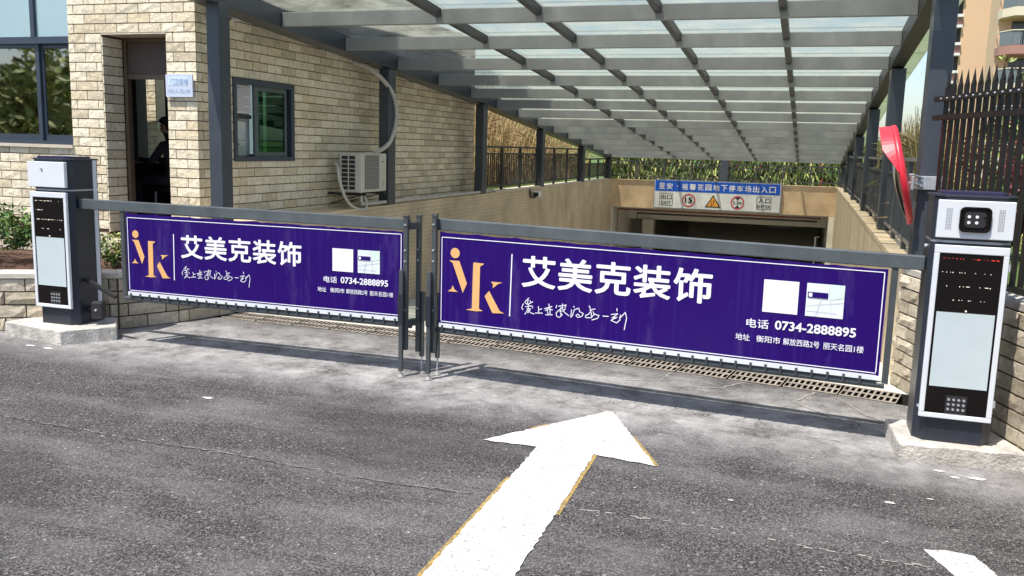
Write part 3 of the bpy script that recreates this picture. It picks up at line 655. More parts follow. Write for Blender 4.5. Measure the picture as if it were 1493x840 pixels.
# plaque by the door
pq = MB().box((-6.163, 7.565, 2.105), (-5.845, 7.580, 2.325)).build('door_plaque', M_plaque); tag(pq, 'faded pale blue notice plaque fixed to the brick pier right of the doorway', 'plaque')
b = MB(); b.flat([(-6.13, 7.563, 2.215), (-5.90, 7.563, 2.215), (-5.90, 7.563, 2.30), (-6.13, 7.563, 2.30)]); b.build('blue_panel', mat('pale_blue_print', (0.58, 0.70, 0.86), 0.6), pq)
text_mesh('门卫重地', M_plaqueb, pq, 'lettering', (-6.10, 7.561, 2.228), (1, 0, 0), (0, 0, 1), width=0.20, height=0.055, bold=0.01)
text_mesh('闲人免进', M_plaqueb, pq, 'lettering', (-6.13, 7.561, 2.145), (1, 0, 0), (0, 0, 1), width=0.26, height=0.042)

# room furniture and guard
dk = thing('guard_desk', 'dark desk standing inside the gatehouse doorway', 'desk', (-7.6, 8.9, .66))
MB().box((-8.3, 8.62, 1.36), (-7.42, 9.25, 1.40)).build('desktop', M_desk, dk); MB().box((-8.3, 8.66, .66), (-8.26, 9.2, 1.36)).build('side_panel', M_desk, dk); MB().box((-7.50, 8.66, .66), (-7.46, 9.2, 1.36)).build('side_panel', M_desk, dk); MB().box((-8.26, 8.64, .80), (-7.50, 8.66, 1.36)).build('front_panel', M_desk, dk)
ch = thing('guard_chair', 'dark chair with pale metal legs that the guard sits on', 'chair', (-7.02, 8.8, .66))
MB().box((-7.25, 8.60, 1.08), (-6.80, 9.02, 1.13)).build('seat', M_desk, ch, bevel=0.01); MB().box((-6.82, 8.62, 1.2), (-6.78, 9.0, 1.62)).build('backrest', M_desk, ch, bevel=0.01)
for ax, ay in ((-7.22, 8.63), (-7.22, 8.99), (-6.83, 8.63), (-6.83, 8.99)): MB().tube([(ax, ay, .66), (ax, ay, 1.08)], .012).build('leg', M_galv, ch)
for ay in (8.66, 8.96): MB().tube([(-6.80, ay, 1.1), (-6.80, ay, 1.25)], .012).build('back_post', M_galv, ch)

def skin_body(name, verts, edges, radii, m, parent):
    me = bpy.data.meshes.new(name); me.from_pydata([tuple(Vector(v)-ORG[parent.name]) for v in verts], edges, []); me.update()
    o = bpy.data.objects.new(name, me); col.objects.link(o)
    md = o.modifiers.new('skin', 'SKIN'); md.use_smooth_shade = True
    for i, r in enumerate(radii):
        me.skin_vertices[0].data[i].radius = (r, r) if not isinstance(r, tuple) else r
    me.skin_vertices[0].data[0].use_root = True
    s = o.modifiers.new('sub', 'SUBSURF'); s.levels = 1; s.render_levels = 1
    bpy.context.view_layer.update()
    m2 = bpy.data.meshes.new_from_object(o.evaluated_get(bpy.context.evaluated_depsgraph_get()))
    col.objects.unlink(o); bpy.data.objects.remove(o); m2.materials.clear(); m2.materials.append(m)
    for p in m2.polygons: p.use_smooth = True
    q = bpy.data.objects.new(name, m2); col.objects.link(q); q.parent = parent; return q
pp = thing('person', 'guard in a dark cap and black uniform seated at the desk inside the doorway', 'person', (-7.05, 8.8, .66))
def seated():
    V = []; E = []; Rr = []
    def v(p, r): V.append(p); Rr.append(r); return len(V)-1
    px, py = -7.02, 8.80
    pel = v((px, py, 1.21), (.15, .13)); wa = v((px-.02, py, 1.36), (.13, .11)); chs = v((px-.06, py, 1.55), (.16, .12)); nk0 = v((px-.09, py, 1.66), (.09, .08)); nk = v((px-.11, py, 1.70), .052)
    hd0 = v((px-.13, py, 1.755), .070); hd1 = v((px-.13, py, 1.83), .085); hd2 = v((px-.12, py, 1.885), .072)
    for a, c in ((pel, wa), (wa, chs), (chs, nk0), (nk0, nk), (nk, hd0), (hd0, hd1), (hd1, hd2)): E.append((a, c))
    for s in (-1, 1):
        sh = v((px-.08, py+s*.17, 1.60), .065); el = v((px-.20, py+s*.22, 1.42), .047); wr = v((px-.42, py+s*.13, 1.44), .030); pm = v((px-.49, py+s*.12, 1.445), (.034, .016))
        E += [(chs, sh), (sh, el), (el, wr), (wr, pm)]
        for k in range(4):
            f1 = v((px-.535, py+s*.12+(k-1.5)*.019, 1.447), .009); f2 = v((px-.565-.006*(1.5-abs(k-1.5)), py+s*.12+(k-1.5)*.021, 1.438), .008); f3 = v((px-.585-.007*(1.5-abs(k-1.5)), py+s*.12+(k-1.5)*.021, 1.424), .007); E += [(pm, f1), (f1, f2), (f2, f3)]
        t1 = v((px-.485, py+s*.12-s*.042, 1.44), .010); t2 = v((px-.515, py+s*.12-s*.055, 1.432), .009); E += [(pm, t1), (t1, t2)]
        hp = v((px-.06, py+s*.10, 1.20), .095); kn = v((px-.48, py+s*.13, 1.20), .065); an = v((px-.46, py+s*.13, .76), .042); hl = v((px-.47, py+s*.13, .70), .042); to = v((px-.62, py+s*.14, .69), .035)
        E += [(pel, hp), (hp, kn), (kn, an), (an, hl), (hl, to)]
    return V, E, Rr
V, E, Rr = seated(); body = skin_body('body', V, E, Rr, M_cloth, pp)
hx, hy, hz = -7.15, 8.80, 1.83
b = MB(); b.ball((hx, hy, hz-.01), .088, 14, 10, (1.08, .9, 1.2)); b.add([(hx-.09, hy-.014, hz-.005), (hx-.122, hy, hz-.03), (hx-.09, hy+.014, hz-.005), (hx-.088, hy, hz-.042)], [(0, 1, 3), (1, 2, 3), (0, 2, 1), (0, 3, 2)])
for s in (-1, 1): b.ball((hx+.01, hy+s*.08, hz-.01), .02, 8, 6, (.9, .4, 1.4))
fc = b.build('head', M_skin, pp, smooth=True)
b = MB()
for s in (-1, 1): b.ball((hx-.088, hy+s*.030, hz+.010), .010, 8, 6)
b.build('eye', M_signk, fc); MB().box((hx-.094, hy-.024, hz-.062), (hx-.080, hy+.024, hz-.055)).build('mouth', mat('lip', (0.25, 0.08, 0.07), 0.6), fc)
b = MB(); b.ball((hx+.03, hy, hz+.01), .090, 14, 8, (.95, .93, 1.1)); b.build('hair', M_signk, pp, smooth=True)
b = MB(); b.ball((hx+.005, hy, hz+.065), .105, 16, 8, (1.05, .98, .55)); b.prism([(hx-.09, hy-.07), (hx-.17, hy-.055), (hx-.19, hy), (hx-.17, hy+.055), (hx-.09, hy+.07)], hz+.048, hz+.058); b.build('cap', M_cloth, pp, smooth=False)
b = MB()
for s in (-1, 1): b.ball((hx-.34+.02, hy+s*.12, 1.445), .036, 10, 7, (1.3, .95, .5))
b.build('hand_skin', M_skin, pp, smooth=True)

# bottle and box on the window sill inside
bt = MB().tube([(-5.907, 8.36, 1.50), (-5.907, 8.36, 1.60)], .014, 12).tube([(-5.907, 8.36, 1.60), (-5.907, 8.36, 1.64)], .010, 10).box((-5.92, 8.335, 1.64), (-5.894, 8.385, 1.665)).build('sill_bottle', mat('dark_red_bottle', (0.05, 0.01, 0.012), 0.3)); tag(bt, 'small dark red bottle standing on the sill inside the side window', 'bottle')
bt = MB().box((-5.922, 8.26, 1.50), (-5.896, 8.32, 1.56)).box((-5.922, 8.40, 1.50), (-5.896, 8.60, 1.53)).build('sill_case', M_signk, bevel=0.004); tag(bt, 'low black case lying beside the bottle on the window sill', 'case')

# ------------------------------------------------------------------ canopy over the ramp
cp = thing('ramp_canopy', 'long sloping steel and glass canopy covering the car ramp', 'canopy', (-2.3, 7.1, 0))
colsY = [7.40, 11.02, 14.70, 18.35, 22.0, 25.25]
for i, Y in enumerate(colsY):
    d = 0.17 if i == 0 else 0.22
    zf = 0.1 if i == 0 else 0.885
    MB().box((-5.545, Y, .46 if i == 0 else .885), (-5.40, Y+d, zb(Y)+.02 if i == 0 else zb(Y+d))).build('column', M_steel, cp, bevel=0.008)
    MB().box((0.785, Y, zf), (0.94, Y+.26, zb(Y+.26))).build('column', M_steel, cp, bevel=0.008)
MB().box((-2.36, 25.66, .885), (-2.16, 25.86, 1.50)).build('column', M_steel, cp)
def sidebeam(x0, x1, h0, h1, nm, mm=M_steel):
    Ys = [6.85, 8.5, 11.1, 14.8, 18.4, 26.0]; V = []; F = []
    for Y in Ys: V += [(x0, Y, zb(Y)+h0), (x1, Y, zb(Y)+h0), (x1, Y, zb(Y)+h1), (x0, Y, zb(Y)+h1)]
    for i in range(len(Ys)-1):
        for k in range(4): F.append((i*4+k, i*4+(k+1) % 4, i*4+4+(k+1) % 4, i*4+4+k))
    F.append((3, 2, 1, 0)); n = len(V); F.append((n-4, n-3, n-2, n-1))
    return MB().add(V, F).build(nm, mm, cp, bevel=0.006)
sidebeam(-5.66, -5.41, 0.0, 0.21, 'side_beam'); sidebeam(0.77, 0.92, 0.0, 0.19, 'side_beam', M_rafter)
PY = [7.15, 8.48, 9.85, 11.30, 12.70, 14.08, 15.38, 16.62, 17.92, 19.15, 20.42, 21.70, 23.0, 24.25, 25.3]
for Y in PY:
    z = zb(Y); MB().box((-5.405, Y, z+.012), (0.768, Y+.055, z+.158)).build('purlin', M_purlin, cp, bevel=0.006)
RX = [-3.62, -2.58, -1.43, -0.33]
for i in range(len(PY)-1):
    ya, yb = PY[i]+.057, PY[i+1]-.002
    for X in RX: MB().bar((X, ya, zb(ya)+.118), (X, yb, zb(yb)+.118), .062, .085).build('rafter', M_rafter, cp)
XS = [-5.80, -3.62, -2.58, -1.43, -0.33, 0.845, 1.15]
for i in range(len(PY)-1):
    ya, yb = PY[i]+.03, PY[i+1]+.022
    for j in range(6):
        x0, x1 = XS[j]+.006, XS[j+1]-.006; V = []
        zo = .192
        for y in (ya, yb):
            for x in (x0, x1): V.append((x, y, zb(y)+zo))
        V2 = [(x, y, z+.012) for x, y, z in V]
        MB().add(V+V2, [(0, 1, 3, 2), (4, 6, 7, 5), (0, 4, 5, 1), (1, 5, 7, 3), (3, 7, 6, 2), (2, 6, 4, 0)]).build('glass_panel', M_rstain if j == 5 else M_rglass, cp)
b = MB()
for x in XS[1:5]: b.bar((x, 7.15, zb(7.15)+.172), (x, 25.3, zb(25.3)+.172), .03, .012) if False else None

# ------------------------------------------------------------------ ramp retaining walls
rl = thing('ramp_wall', 'long tan strip-tiled retaining wall on the left side of the ramp', 'retaining wall', (-5.6, 7.3, 0))
MB().box((-5.832, 7.42, -2.7), (XL, YE, ZT)).build('tiled_face', M_tileL, rl)
MB().box((-5.60, 15.45, ZT+.001), (-5.41, YE, ZT+.025)).build('coping', M_cap, rl)
rw = thing('ramp_wall', 'cream panelled retaining wall on the right side of the ramp under the grey railing', 'retaining wall', (0.85, 7.3, 0))
MB().box((XR+.02, 7.2, -2.7), (1.02, YE, ZT-.045)).build('wall_core', M_joint, rw)
for k in range(19):
    y0 = 7.22 + k*0.97; y1 = min(y0+.948, YE)
    if y1-y0 < .1: break
    MB().box((XR, y0, -2.7), (XR+.018, y1, ZT-.045)).build('wall_panel', M_panel, rw)
    MB().box((XR-.008, y0, ZT-.043), (1.03, y1, ZT)).build('coping_slab', M_panel, rw)
bw = thing('portal_wall', 'cream mosaic tiled wall above the dark underground garage opening', 'wall', (-2.3, YE, 0))
MB().box((XL-.3, YE, 0.085), (XR+.3, YE+.3, ZT-.002)).build('tiled_face', M_tileB, bw)
MB().box((XL-.3, YE+.002, -2.7), (-5.36, YE+.3, 0.083)).build('pier', M_garw, bw); MB().box((0.575, YE+.002, -2.7), (XR+.3, YE+.3, 0.083)).build('pier', M_garw, bw)
gt = thing('underground_garage', 'dark underground garage interior beyond the ramp opening', 'garage', (-2.3, 26, -2.5))
b = MB(); b.box((-5.56, YE+.3, -2.7), (-5.36, 44, .3)); b.box((0.575, YE+.3, -2.7), (.78, 44, .3)); b.box((-5.36, 43.8, -2.7), (.575, 44, .3)); b.build('side_wall', M_garw, gt)
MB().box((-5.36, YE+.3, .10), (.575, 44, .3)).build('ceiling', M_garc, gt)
MB().box((-5.36, 28.2, -.42), (.575, 28.5, .098)).build('ceiling_beam', M_garw, gt); MB().box((-5.36, 33, -.42), (.575, 33.3, .098)).build('ceiling_beam', M_garw, gt)
MB().box((-4.9, 28.1, -2.45), (-4.55, 28.45, -.42)).build('pillar', M_garw, gt)
MB().tube([(-5.30, 26.1, -2.4), (-5.30, 26.1, -.01), (0.4, 26.25, -.03)], .025, 8).build('red_pipe', mat('red_pipe_paint', (0.25, 0.06, 0.05), 0.5), gt)
MB().tube([(-4.75, 26.3, -2.4), (-4.75, 26.3, -.12), (0.3, 26.5, -.13)], .03, 8).build('conduit', mat('dark_conduit', (0.06, 0.045, 0.04), 0.5), gt)
MB().tube([(0.3, 27.2, -2.4), (0.3, 27.2, -.62), (.40, 27.2, -.62)], .022, 8).build('white_post', M_wpaint, gt)
MB().box((-1.3, 34.5, -1.0), (-.5, 34.55, -.8)).build('hanging_board', mat('dim_board', (0.5, 0.52, 0.55), 0.6), gt)

# entrance sign
sg = thing('entrance_sign', 'long blue and white parking entrance sign board above the garage opening', 'sign', (-2.42, 25.45, .5))
sx0, sx1, sz0, sz1, sy = -4.14, -0.70, 0.13, 0.915, 25.45
MB().box((sx0, sy, sz0), (sx1, sy+.10, sz1)).build('board', M_signw, sg, bevel=0.01)
b = MB()
for bx in [((sx0-.012, sy-.006, sz0-.012), (sx1+.012, sy+.05, sz0)), ((sx0-.012, sy-.006, sz1), (sx1+.012, sy+.05, sz1+.012)), ((sx0-.012, sy-.006, sz0), (sx0, sy+.05, sz1)), ((sx1, sy-.006, sz0), (sx1+.012, sy+.05, sz1))]: b.box(*bx)
b.build('sign_frame', mat('sign_grey_frame', (0.25, 0.30, 0.40), 0.4), sg)
MB().box((sx0+.02, sy-.006, .60), (sx1-.02, sy-.001, sz1-.02)).build('blue_header', M_blue, sg)
yy = sy-.010
def T(s, m, x, z, h=None, w=None, bold=0.0): return text_mesh(s, m, sg, 'lettering', (x, yy, z), (1, 0, 0), (0, 0, 1), width=w, height=h, bold=bold)
chars = '昱安·裕馨花园地下停车场出入口'; n = len(chars); x = sx0+.13; pitch = (3.44-.26+.04)/n
for i, c in enumerate(chars):
    if c == '·': MB().box((x+.06, yy, .745), (x+.11, yy+.002, .765)).build('lettering', M_print, sg)
    else: T(c, M_print, x, .66, h=.165, w=.165, bold=0.022)
    x += pitch
def ringm(cx, cz, r0, r1, m, nm, y=yy, n=32):
    V = []; 
    for k in range(n): a = 2*math.pi*k/n; V += [(cx+r0*math.cos(a), y, cz+r0*math.sin(a)), (cx+r1*math.cos(a), y, cz+r1*math.sin(a))]
    return MB().add(V, [(2*k, 2*k+1, (2*k+3) % (2*n), (2*k+2) % (2*n)) for k in range(n)]).build(nm, m, sg)
def framebox(x0, x1, z0_, z1_, t, nm='symbol_frame'):
    b = MB()
    for q in [((x0, yy, z0_), (x1, yy+.003, z0_+t)), ((x0, yy, z1_-t), (x1, yy+.003, z1_)), ((x0, yy, z0_+t), (x0+t, yy+.003, z1_-t)), ((x1-t, yy, z0_+t), (x1, yy+.003, z1_-t))]: b.box(*q)
    b.build(nm, M_signk, sg)
framebox(-3.98, -3.61, .20, .545, .010); T('出口', M_signk, -3.945, .375, h=.13, w=.30, bold=.015); T('EXIT', M_signk, -3.93, .235, h=.085, w=.27, bold=.01)
framebox(-1.32, -.93, .20, .545, .010); T('入口', M_signk, -1.285, .375, h=.13, w=.32, bold=.015); T('ENTER', M_signk, -1.30, .235, h=.085, w=.35, bold=.01)
ringm(-3.165, .365, .150, .185, M_signr, 'red_ring'); T('15', M_signk, -3.265, .295, h=.145, w=.20, bold=.03)
ringm(-1.83, .355, .150, .185, M_signr, 'red_ring'); T('2.2m', M_signk, -1.955, .315, h=.085, w=.25, bold=.02)
b = MB(); b.flat([(-1.90, yy, .495), (-1.83, yy, .425), (-1.76, yy, .495), (-1.83, yy, .505)]); b.flat([(-1.90, yy, .215), (-1.83, yy, .205), (-1.76, yy, .215), (-1.83, yy, .285)]); b.build('height_marks', M_signk, sg)
MB().flat([(-2.71, yy, .195), (-2.28, yy, .195), (-2.495, yy, .545)]).build('warning_triangle', M_signk, sg); MB().flat([(-2.66, yy-.004, .220), (-2.33, yy-.004, .220), (-2.495, yy-.004, .49)]).build('warning_triangle', M_signy, sg)
b = MB(); q = yy-.008
for x_, s in ((-2.525, -1), (-2.47, 1)):
    b.flat([(x_-.007, q, .245), (x_+.007, q, .245), (x_+.007, q, .385), (x_-.007, q, .385)]); zt_ = .395 if s > 0 else .235
    b.flat([(x_-.022, q, zt_-s*.03), (x_+.022, q, zt_-s*.03), (x_, q, zt_+s*.01)])
b.build('arrow_symbols', M_signk, sg)

# ------------------------------------------------------------------ railings
def railing(name, label, segs, mp, mt):
    """segs: (p, q, ztop, zbot, posts, pitch)"""
    t = thing(name, label, 'railing', (segs[0][0][0], segs[0][0][1], ZT))
    for (p, q, zt_, zm, zb_, npost, pitch, zbase) in segs:
        P = Vector((*p, 0)); Q = Vector((*q, 0)); d = (Q-P).normalized(); Ln = (Q-P).length
        MB().bar(P+Vector((0, 0, zt_)), Q+Vector((0, 0, zt_)), .05, .035).build('top_rail', mt, t)
        MB().bar(P+Vector((0, 0, zm)), Q+Vector((0, 0, zm)), .035, .03).build('middle_rail', mp, t)
        MB().bar(P+Vector((0, 0, zb_)), Q+Vector((0, 0, zb_)), .035, .03).build('bottom_rail', mt if mt is M_railtop else mp, t)
        b = MB(); s = pitch*.5
        while s < Ln: c = P+d*s; b.box((c.x-.009, c.y-.009, zb_+.015), (c.x+.009, c.y+.009, zm-.015)); s += pitch
        b.build('balusters', mp, t, kind='stuff')
        for i in range(npost):
            c = P+d*(Ln*i/(npost-1)) if npost > 1 else P
            MB().box((c.x-.022, c.y-.022, zbase), (c.x+.022, c.y+.022, zt_-.018)).build('post', mp, t)
    return t
railing('railing', 'dark railing on top of the left ramp wall in front of dry reeds', [((-5.52, 14.95), (-5.52, 18.33), 1.70, 1.575, .99, 4, .11, ZT), ((-5.52, 18.60), (-5.52, 21.98), 1.70, 1.575, .99, 4, .11, ZT), ((-5.52, 22.25), (-5.52, 25.2), 1.45, 1.33, .99, 4, .11, ZT)], M_raild, M_raild)
railing('railing', 'dark railing along the back wall in front of the green hedge', [((-5.5, 25.78), (-2.4, 25.78), 1.40, 1.30, .97, 5, .11, ZT), ((-2.12, 25.78), (0.75, 25.78), 1.40, 1.30, .97, 5, .11, ZT)], M_raild, M_raild)
railing('railing', 'grey railing with pale caps running down the right ramp wall', [((0.86, 7.75), (0.86, 11.0), 1.69, 1.54, .97, 4, .115, ZT), ((0.86, 11.3), (0.86, 14.68), 1.69, 1.54, .97, 4, .115, ZT), ((0.86, 14.98), (0.86, 18.33), 1.69, 1.54, .97, 4, .115, ZT), ((0.86, 18.63), (0.86, 21.98), 1.69, 1.54, .97, 4, .115, ZT), ((0.86, 22.3), (0.86, 25.2), 1.45, 1.33, .97, 4, .115, ZT)], M_rail2, M_railtop)

# ------------------------------------------------------------------ planter walls
def flare(name, label, pts, ztop, H, L, cat, capw, meshes, phases, depth=.03, z0=0.0, capm=M_cap, capd=.05):
    t = thing(name, label, cat, (pts[0][0], pts[0][1], 0)); its = []
    b = MB(); P = [Vector((*p, 0)) for p in pts]
    nr = int(round((ztop-capd-z0)/H)); zc = z0 + nr*H
    offs = []
    for i, p in enumerate(P):
        ds = []
        if i > 0: ds.append((P[i]-P[i-1]).normalized())
        if i < len(P)-1: ds.append((P[i+1]-P[i]).normalized())
        d = sum(ds, Vector()).normalized(); n = Vector((-d.y, d.x, 0)); offs.append(n/max(.5, n.dot(Vector((-ds[0].y, ds[0].x, 0)))))
    for i in range(len(P)-1):
        a, c = P[i]+offs[i]*.004, P[i+1]+offs[i+1]*.004; a2, c2 = P[i]+offs[i]*.24, P[i+1]+offs[i+1]*.24
        b.prism([(a.x, a.y), (c.x, c.y), (c2.x, c2.y), (a2.x, a2.y)], -.05, zc)
        its += courses(pts[i], pts[i+1], z0, nr, H, L, phase=phases[i], joint=.012)
    b.build('wall_core', M_joint, t)
    for i in range(len(P)-1):
        Ln = (P[i+1]-P[i]).length; ns = max(1, round(Ln/.62))
        for k in range(ns):
            f0, f1 = k/ns, (k+1)/ns - (.006/Ln if k < ns-1 else 0)
            def pt(f, w_): return P[i].lerp(P[i+1], f) + offs[i].lerp(offs[i+1], f)*w_
            q = [pt(f0, -capw[0]), pt(f1, -capw[0]), pt(f1, capw[1]), pt(f0, capw[1])]
            MB().prism([(v.x, v.y) for v in q], zc+.001, zc+capd).build('coping_slab', capm, t, bevel=0.006)
    lay(t, its, meshes, 'stone', depth)
    return t
flare('planter_wall', 'low split-stone planter wall with cream coping running behind the left kiosk to the ramp', [(-12.0, 2.94), (-6.62, 5.85), (-5.75, 6.34), (-5.50, 6.82), (-5.33, 7.38)], .51, .115, .34, 'planter wall', (.035, .20), SM, [.1, .1, .05, .2])
flare('flank_wall', 'split-stone flank wall behind the right kiosk carrying the black fence', [(0.72, 7.22), (1.56, 4.64), (3.2, -0.4)], .90, .094, .28, 'stone wall', (.0, .16), SM, [0, .1], depth=.035, capm=M_conc, capd=.05)

# ------------------------------------------------------------------ black spear-topped fence on the flank wall
sf = thing('spear_fence', 'black spear-topped steel fence on the flank wall beside the right kiosk', 'fence', (0.80, 6.95, .9))
fd = Vector((.31, -.95, 0)).normalized(); F0 = Vector((0.80, 7.05, 0)); F1 = F0+fd*7.2; fn = Vector((-fd.y, fd.x, 0))
for z in (2.112, 1.985, .955): MB().bar(F0+fd*.02-fn*.0+Vector((0, 0, z)), F1+Vector((0, 0, z)), .028, .036).build('rail', M_picket, sf)
def picket():
    b = MB(); b.box((-.0145, -.012, .93), (.0145, .012, 2.19)); n = len(b.v)
    b.add([(-.0145, -.012, 2.19), (.0145, -.012, 2.19), (.0145, .012, 2.19), (-.0145, .012, 2.19), (-.019, -.004, 2.215), (.019, -.004, 2.215), (.019, .004, 2.215), (-.019, .004, 2.215), (0, 0, 2.30)], [(0, 1, 5, 4), (1, 2, 6, 5), (2, 3, 7, 6), (3, 0, 4, 7), (4, 5, 8), (5, 6, 8), (6, 7, 8), (7, 4, 8)])
    me = bpy.data.meshes.new('picket'); me.from_pydata(b.v, [], b.f); me.materials.append(M_picket); me.update(); return me
pk = picket(); rz = math.atan2(fd.y, fd.x); s = .13; bolts = MB()
while s < 7.1:
    c = F0+fd*s+fn*.026; inst('picket', pk, sf, (c.x, c.y, 0), rz)
    for z in (2.112,): q = F0+fd*(s+.0)-fn*.016+Vector((0, 0, z)); bolts.ball(q, .0075, 6, 4)
    s += .088
bolts.build('bolts', M_galv, sf, kind='stuff')
for s in (0.03,): pass
MB().bar(F0+fd*3.4+fn*.07+Vector((0, 0, .9)), F0+fd*3.4+fn*.07+Vector((0, 0, 2.25)), .05, .05).build('post', M_picket, sf)

# ------------------------------------------------------------------ convex mirror on the right column
cm = thing('traffic_mirror', 'red hooded convex traffic mirror seen edge-on beside the right column', 'mirror', (0.60, 7.38, 1.6))
mc = Vector((0.645, 7.25, 1.575)); ax = Vector((-0.97, 0.07, -0.235)).normalized()    # way the mirror looks
sU = Vector((0, 0, 1)); sV = (sU - ax*sU.dot(ax)).normalized(); sH = ax.cross(sV)
def disc(profile, n=40, ang0=0, ang1=360, ell=1.0):
    V = []; F = []; m = len(profile); full = abs(ang1-ang0) >= 360
    cnt = n if full else n+1
    for r, h in profile:
        for k in range(cnt): a = R(ang0+(ang1-ang0)*k/n); V.append(mc + sH*(r*math.cos(a)*ell) + sV*(r*math.sin(a)) + ax*h)
    for i in range(m-1):
        for k in range(n): F.append((i*cnt+k, i*cnt+(k+1) % cnt, (i+1)*cnt+(k+1) % cnt, (i+1)*cnt+k))
    return V, F
V, F = disc([(.001, -.042), (.12, -.041), (.25, -.037), (.345, -.030), (.372, -.018), (.372, .012), (.345, .016)]); MB().add(V, F).build('back_shell', M_red, cm, smooth=True)
V, F = disc([(.001, .055), (.12, .050), (.22, .038), (.30, .024), (.345, .012)]); MB().add(V, F).build('mirror_face', M_mirror, cm, smooth=True)
V = []; nh = 30
for k in range(nh+1):
    a = R(5+170*k/nh); dp_ = .02+.075*min(1, max(0, (math.sin(a)-.12)/.42))
    for r_, h_ in ((.366, .0), (.380, dp_), (.372, dp_), (.356, .0)): V.append(mc + sH*(r_*math.cos(a)) + sV*(r_*math.sin(a)) + ax*h_)
MB().add(V, [(4*k+j, 4*k+4+j, 4*k+4+(j+1) % 4, 4*k+(j+1) % 4) for k in range(nh) for j in range(4)]).build('hood', M_red, cm)
bk = MB(); cc = Vector((.79, 7.45, 1.52)); a0 = mc - ax*.07 + Vector((0, 0, -.04))
bk.bar(a0+Vector((.0, 0, .03)), cc+Vector((.04, -.03, .03)), .035, .012); bk.bar(a0+Vector((0, 0, -.03)), cc+Vector((.04, -.03, -.03)), .035, .012); bk.box((.715, 7.22, 1.47), (.735, 7.36, 1.57)); bk.box((.765, 7.365, 1.47), (.955, 7.392, 1.57)); bk.box((.765, 7.392, 1.47), (.783, 7.66, 1.57))
bk.build('bracket', M_galv, cm, bevel=.003)
b = MB()
for p in ((.80, 7.36, 1.50), (.80, 7.36, 1.54), (.93, 7.36, 1.50), (.93, 7.36, 1.54)): b.tube([p, (p[0], p[1]-.03, p[2])], .008, 6)
b.build('clamp_bolts', M_galv, cm, kind='stuff')

# ------------------------------------------------------------------ air conditioner and pipes
ac = thing('air_conditioner', 'white outdoor air conditioner unit on brackets against the brick side wall', 'air conditioner', (-5.5, 10.4, 1.05))
ax0, ax1, ay0, ay1, az0, az1 = -5.62, -5.31, 10.08, 10.78, 1.085, 1.575
MB().box((ax0, ay0+.004, az0), (ax1, ay1, az1)).build('casing', M_ac, ac, bevel=.012)
MB().box((ax0+.03, ay0-.004, az0+.03), (ax1-.075, ay0+.006, az1-.03)).build('coil', M_blackm, ac)
b = MB(); w_ = ax1-.075-ax0-.03
for k in range(9): z = az0+.03+(az1-az0-.06)*k/8; b.box((ax0+.022, ay0-.012, z-.005), (ax1-.070, ay0-.002, z+.005))
for k in range(3): x = ax0+.03+w_*k/2; b.box((x-.006, ay0-.0135, az0+.025), (x+.006, ay0-.003, az1-.025))
b.build('side_grille', M_ac, ac)
MB().box((ax1+.001, 10.17, az0+.04), (ax1+.010, 10.55, az1-.03)).build('fan_grille', M_acg, ac, bevel=.004)
b = MB()
for k in range(17): z = az0+.06+(.40)*k/16; b.box((ax1+.010, 10.175, z), (ax1+.016, 10.545, z+.006))
b.build('grille_bars', mat('grille_pale', (0.36, 0.36, 0.33), 0.5), ac)
b = MB(); b.box((ax1+.001, 10.63, az1-.115), (ax1+.003, 10.70, az1-.10)); b.build('badge', M_acg, ac)
b = MB()
for k in range(4): b.flat([(ax1+.003, 10.62+.02*k, az0+.05+.03*k), (ax1+.003, 10.70, az0+.08+.03*k), (ax1+.003, 10.71, az0+.10+.03*k)])
b.build('leaf_decal', M_acg, ac)
b = MB()
for y in (10.16, 10.68): b.bar((-5.82, y, 1.06), (-5.29, y, 1.06), .03, .03); b.bar((-5.80, y, .93), (-5.36, y, 1.05), .025, .012)
b.build('wall_bracket', M_blackm, ac)
def pipe(name, label, pts, r, m=M_pipe, n=10, sub=6):
    P = [Vector(p) for p in pts]; out = []
    for i in range(len(P)-1):
        p0 = P[max(i-1, 0)]; p1 = P[i]; p2 = P[i+1]; p3 = P[min(i+2, len(P)-1)]
        for k in range(sub):
            t = k/sub; out.append(0.5*((2*p1)+(p2-p0)*t+(2*p0-5*p1+4*p2-p3)*t*t+(3*p1-p0-3*p2+p3)*t*t*t))
    out.append(P[-1]); return tag(MB().tube(out, r, n).build(name, m, smooth=True), label, 'pipe')
pipe('refrigerant_pipe', 'white wrapped pipe curving down past the column to the air conditioner', [(-5.78, 10.72, 2.75), (-5.55, 10.80, 2.66), (-5.40, 11.10, 2.40), (-5.38, 11.22, 2.07), (-5.40, 11.05, 1.72), (-5.46, 10.72, 1.57)], .030)
pipe('drain_pipe', 'white plastic drain pipe lying along the top of the tiled ramp wall', [(-5.44, 10.32, 1.07), (-5.44, 10.33, .95), (-5.44, 10.50, .925), (-5.44, 12.0, .92), (-5.44, 13.6, .915), (-5.44, 15.2, .91)], .025)
pipe('insulated_hose', 'sagging white insulated hose looped under the air conditioner', [(-5.66, 10.05, 1.45), (-5.52, 9.86, 1.40), (-5.45, 9.79, 1.22), (-5.45, 9.95, 1.0), (-5.42, 10.12, .89), (-5.40, 10.33, .86), (-5.42, 10.43, .93), (-5.44, 10.40, 1.03)], .020)

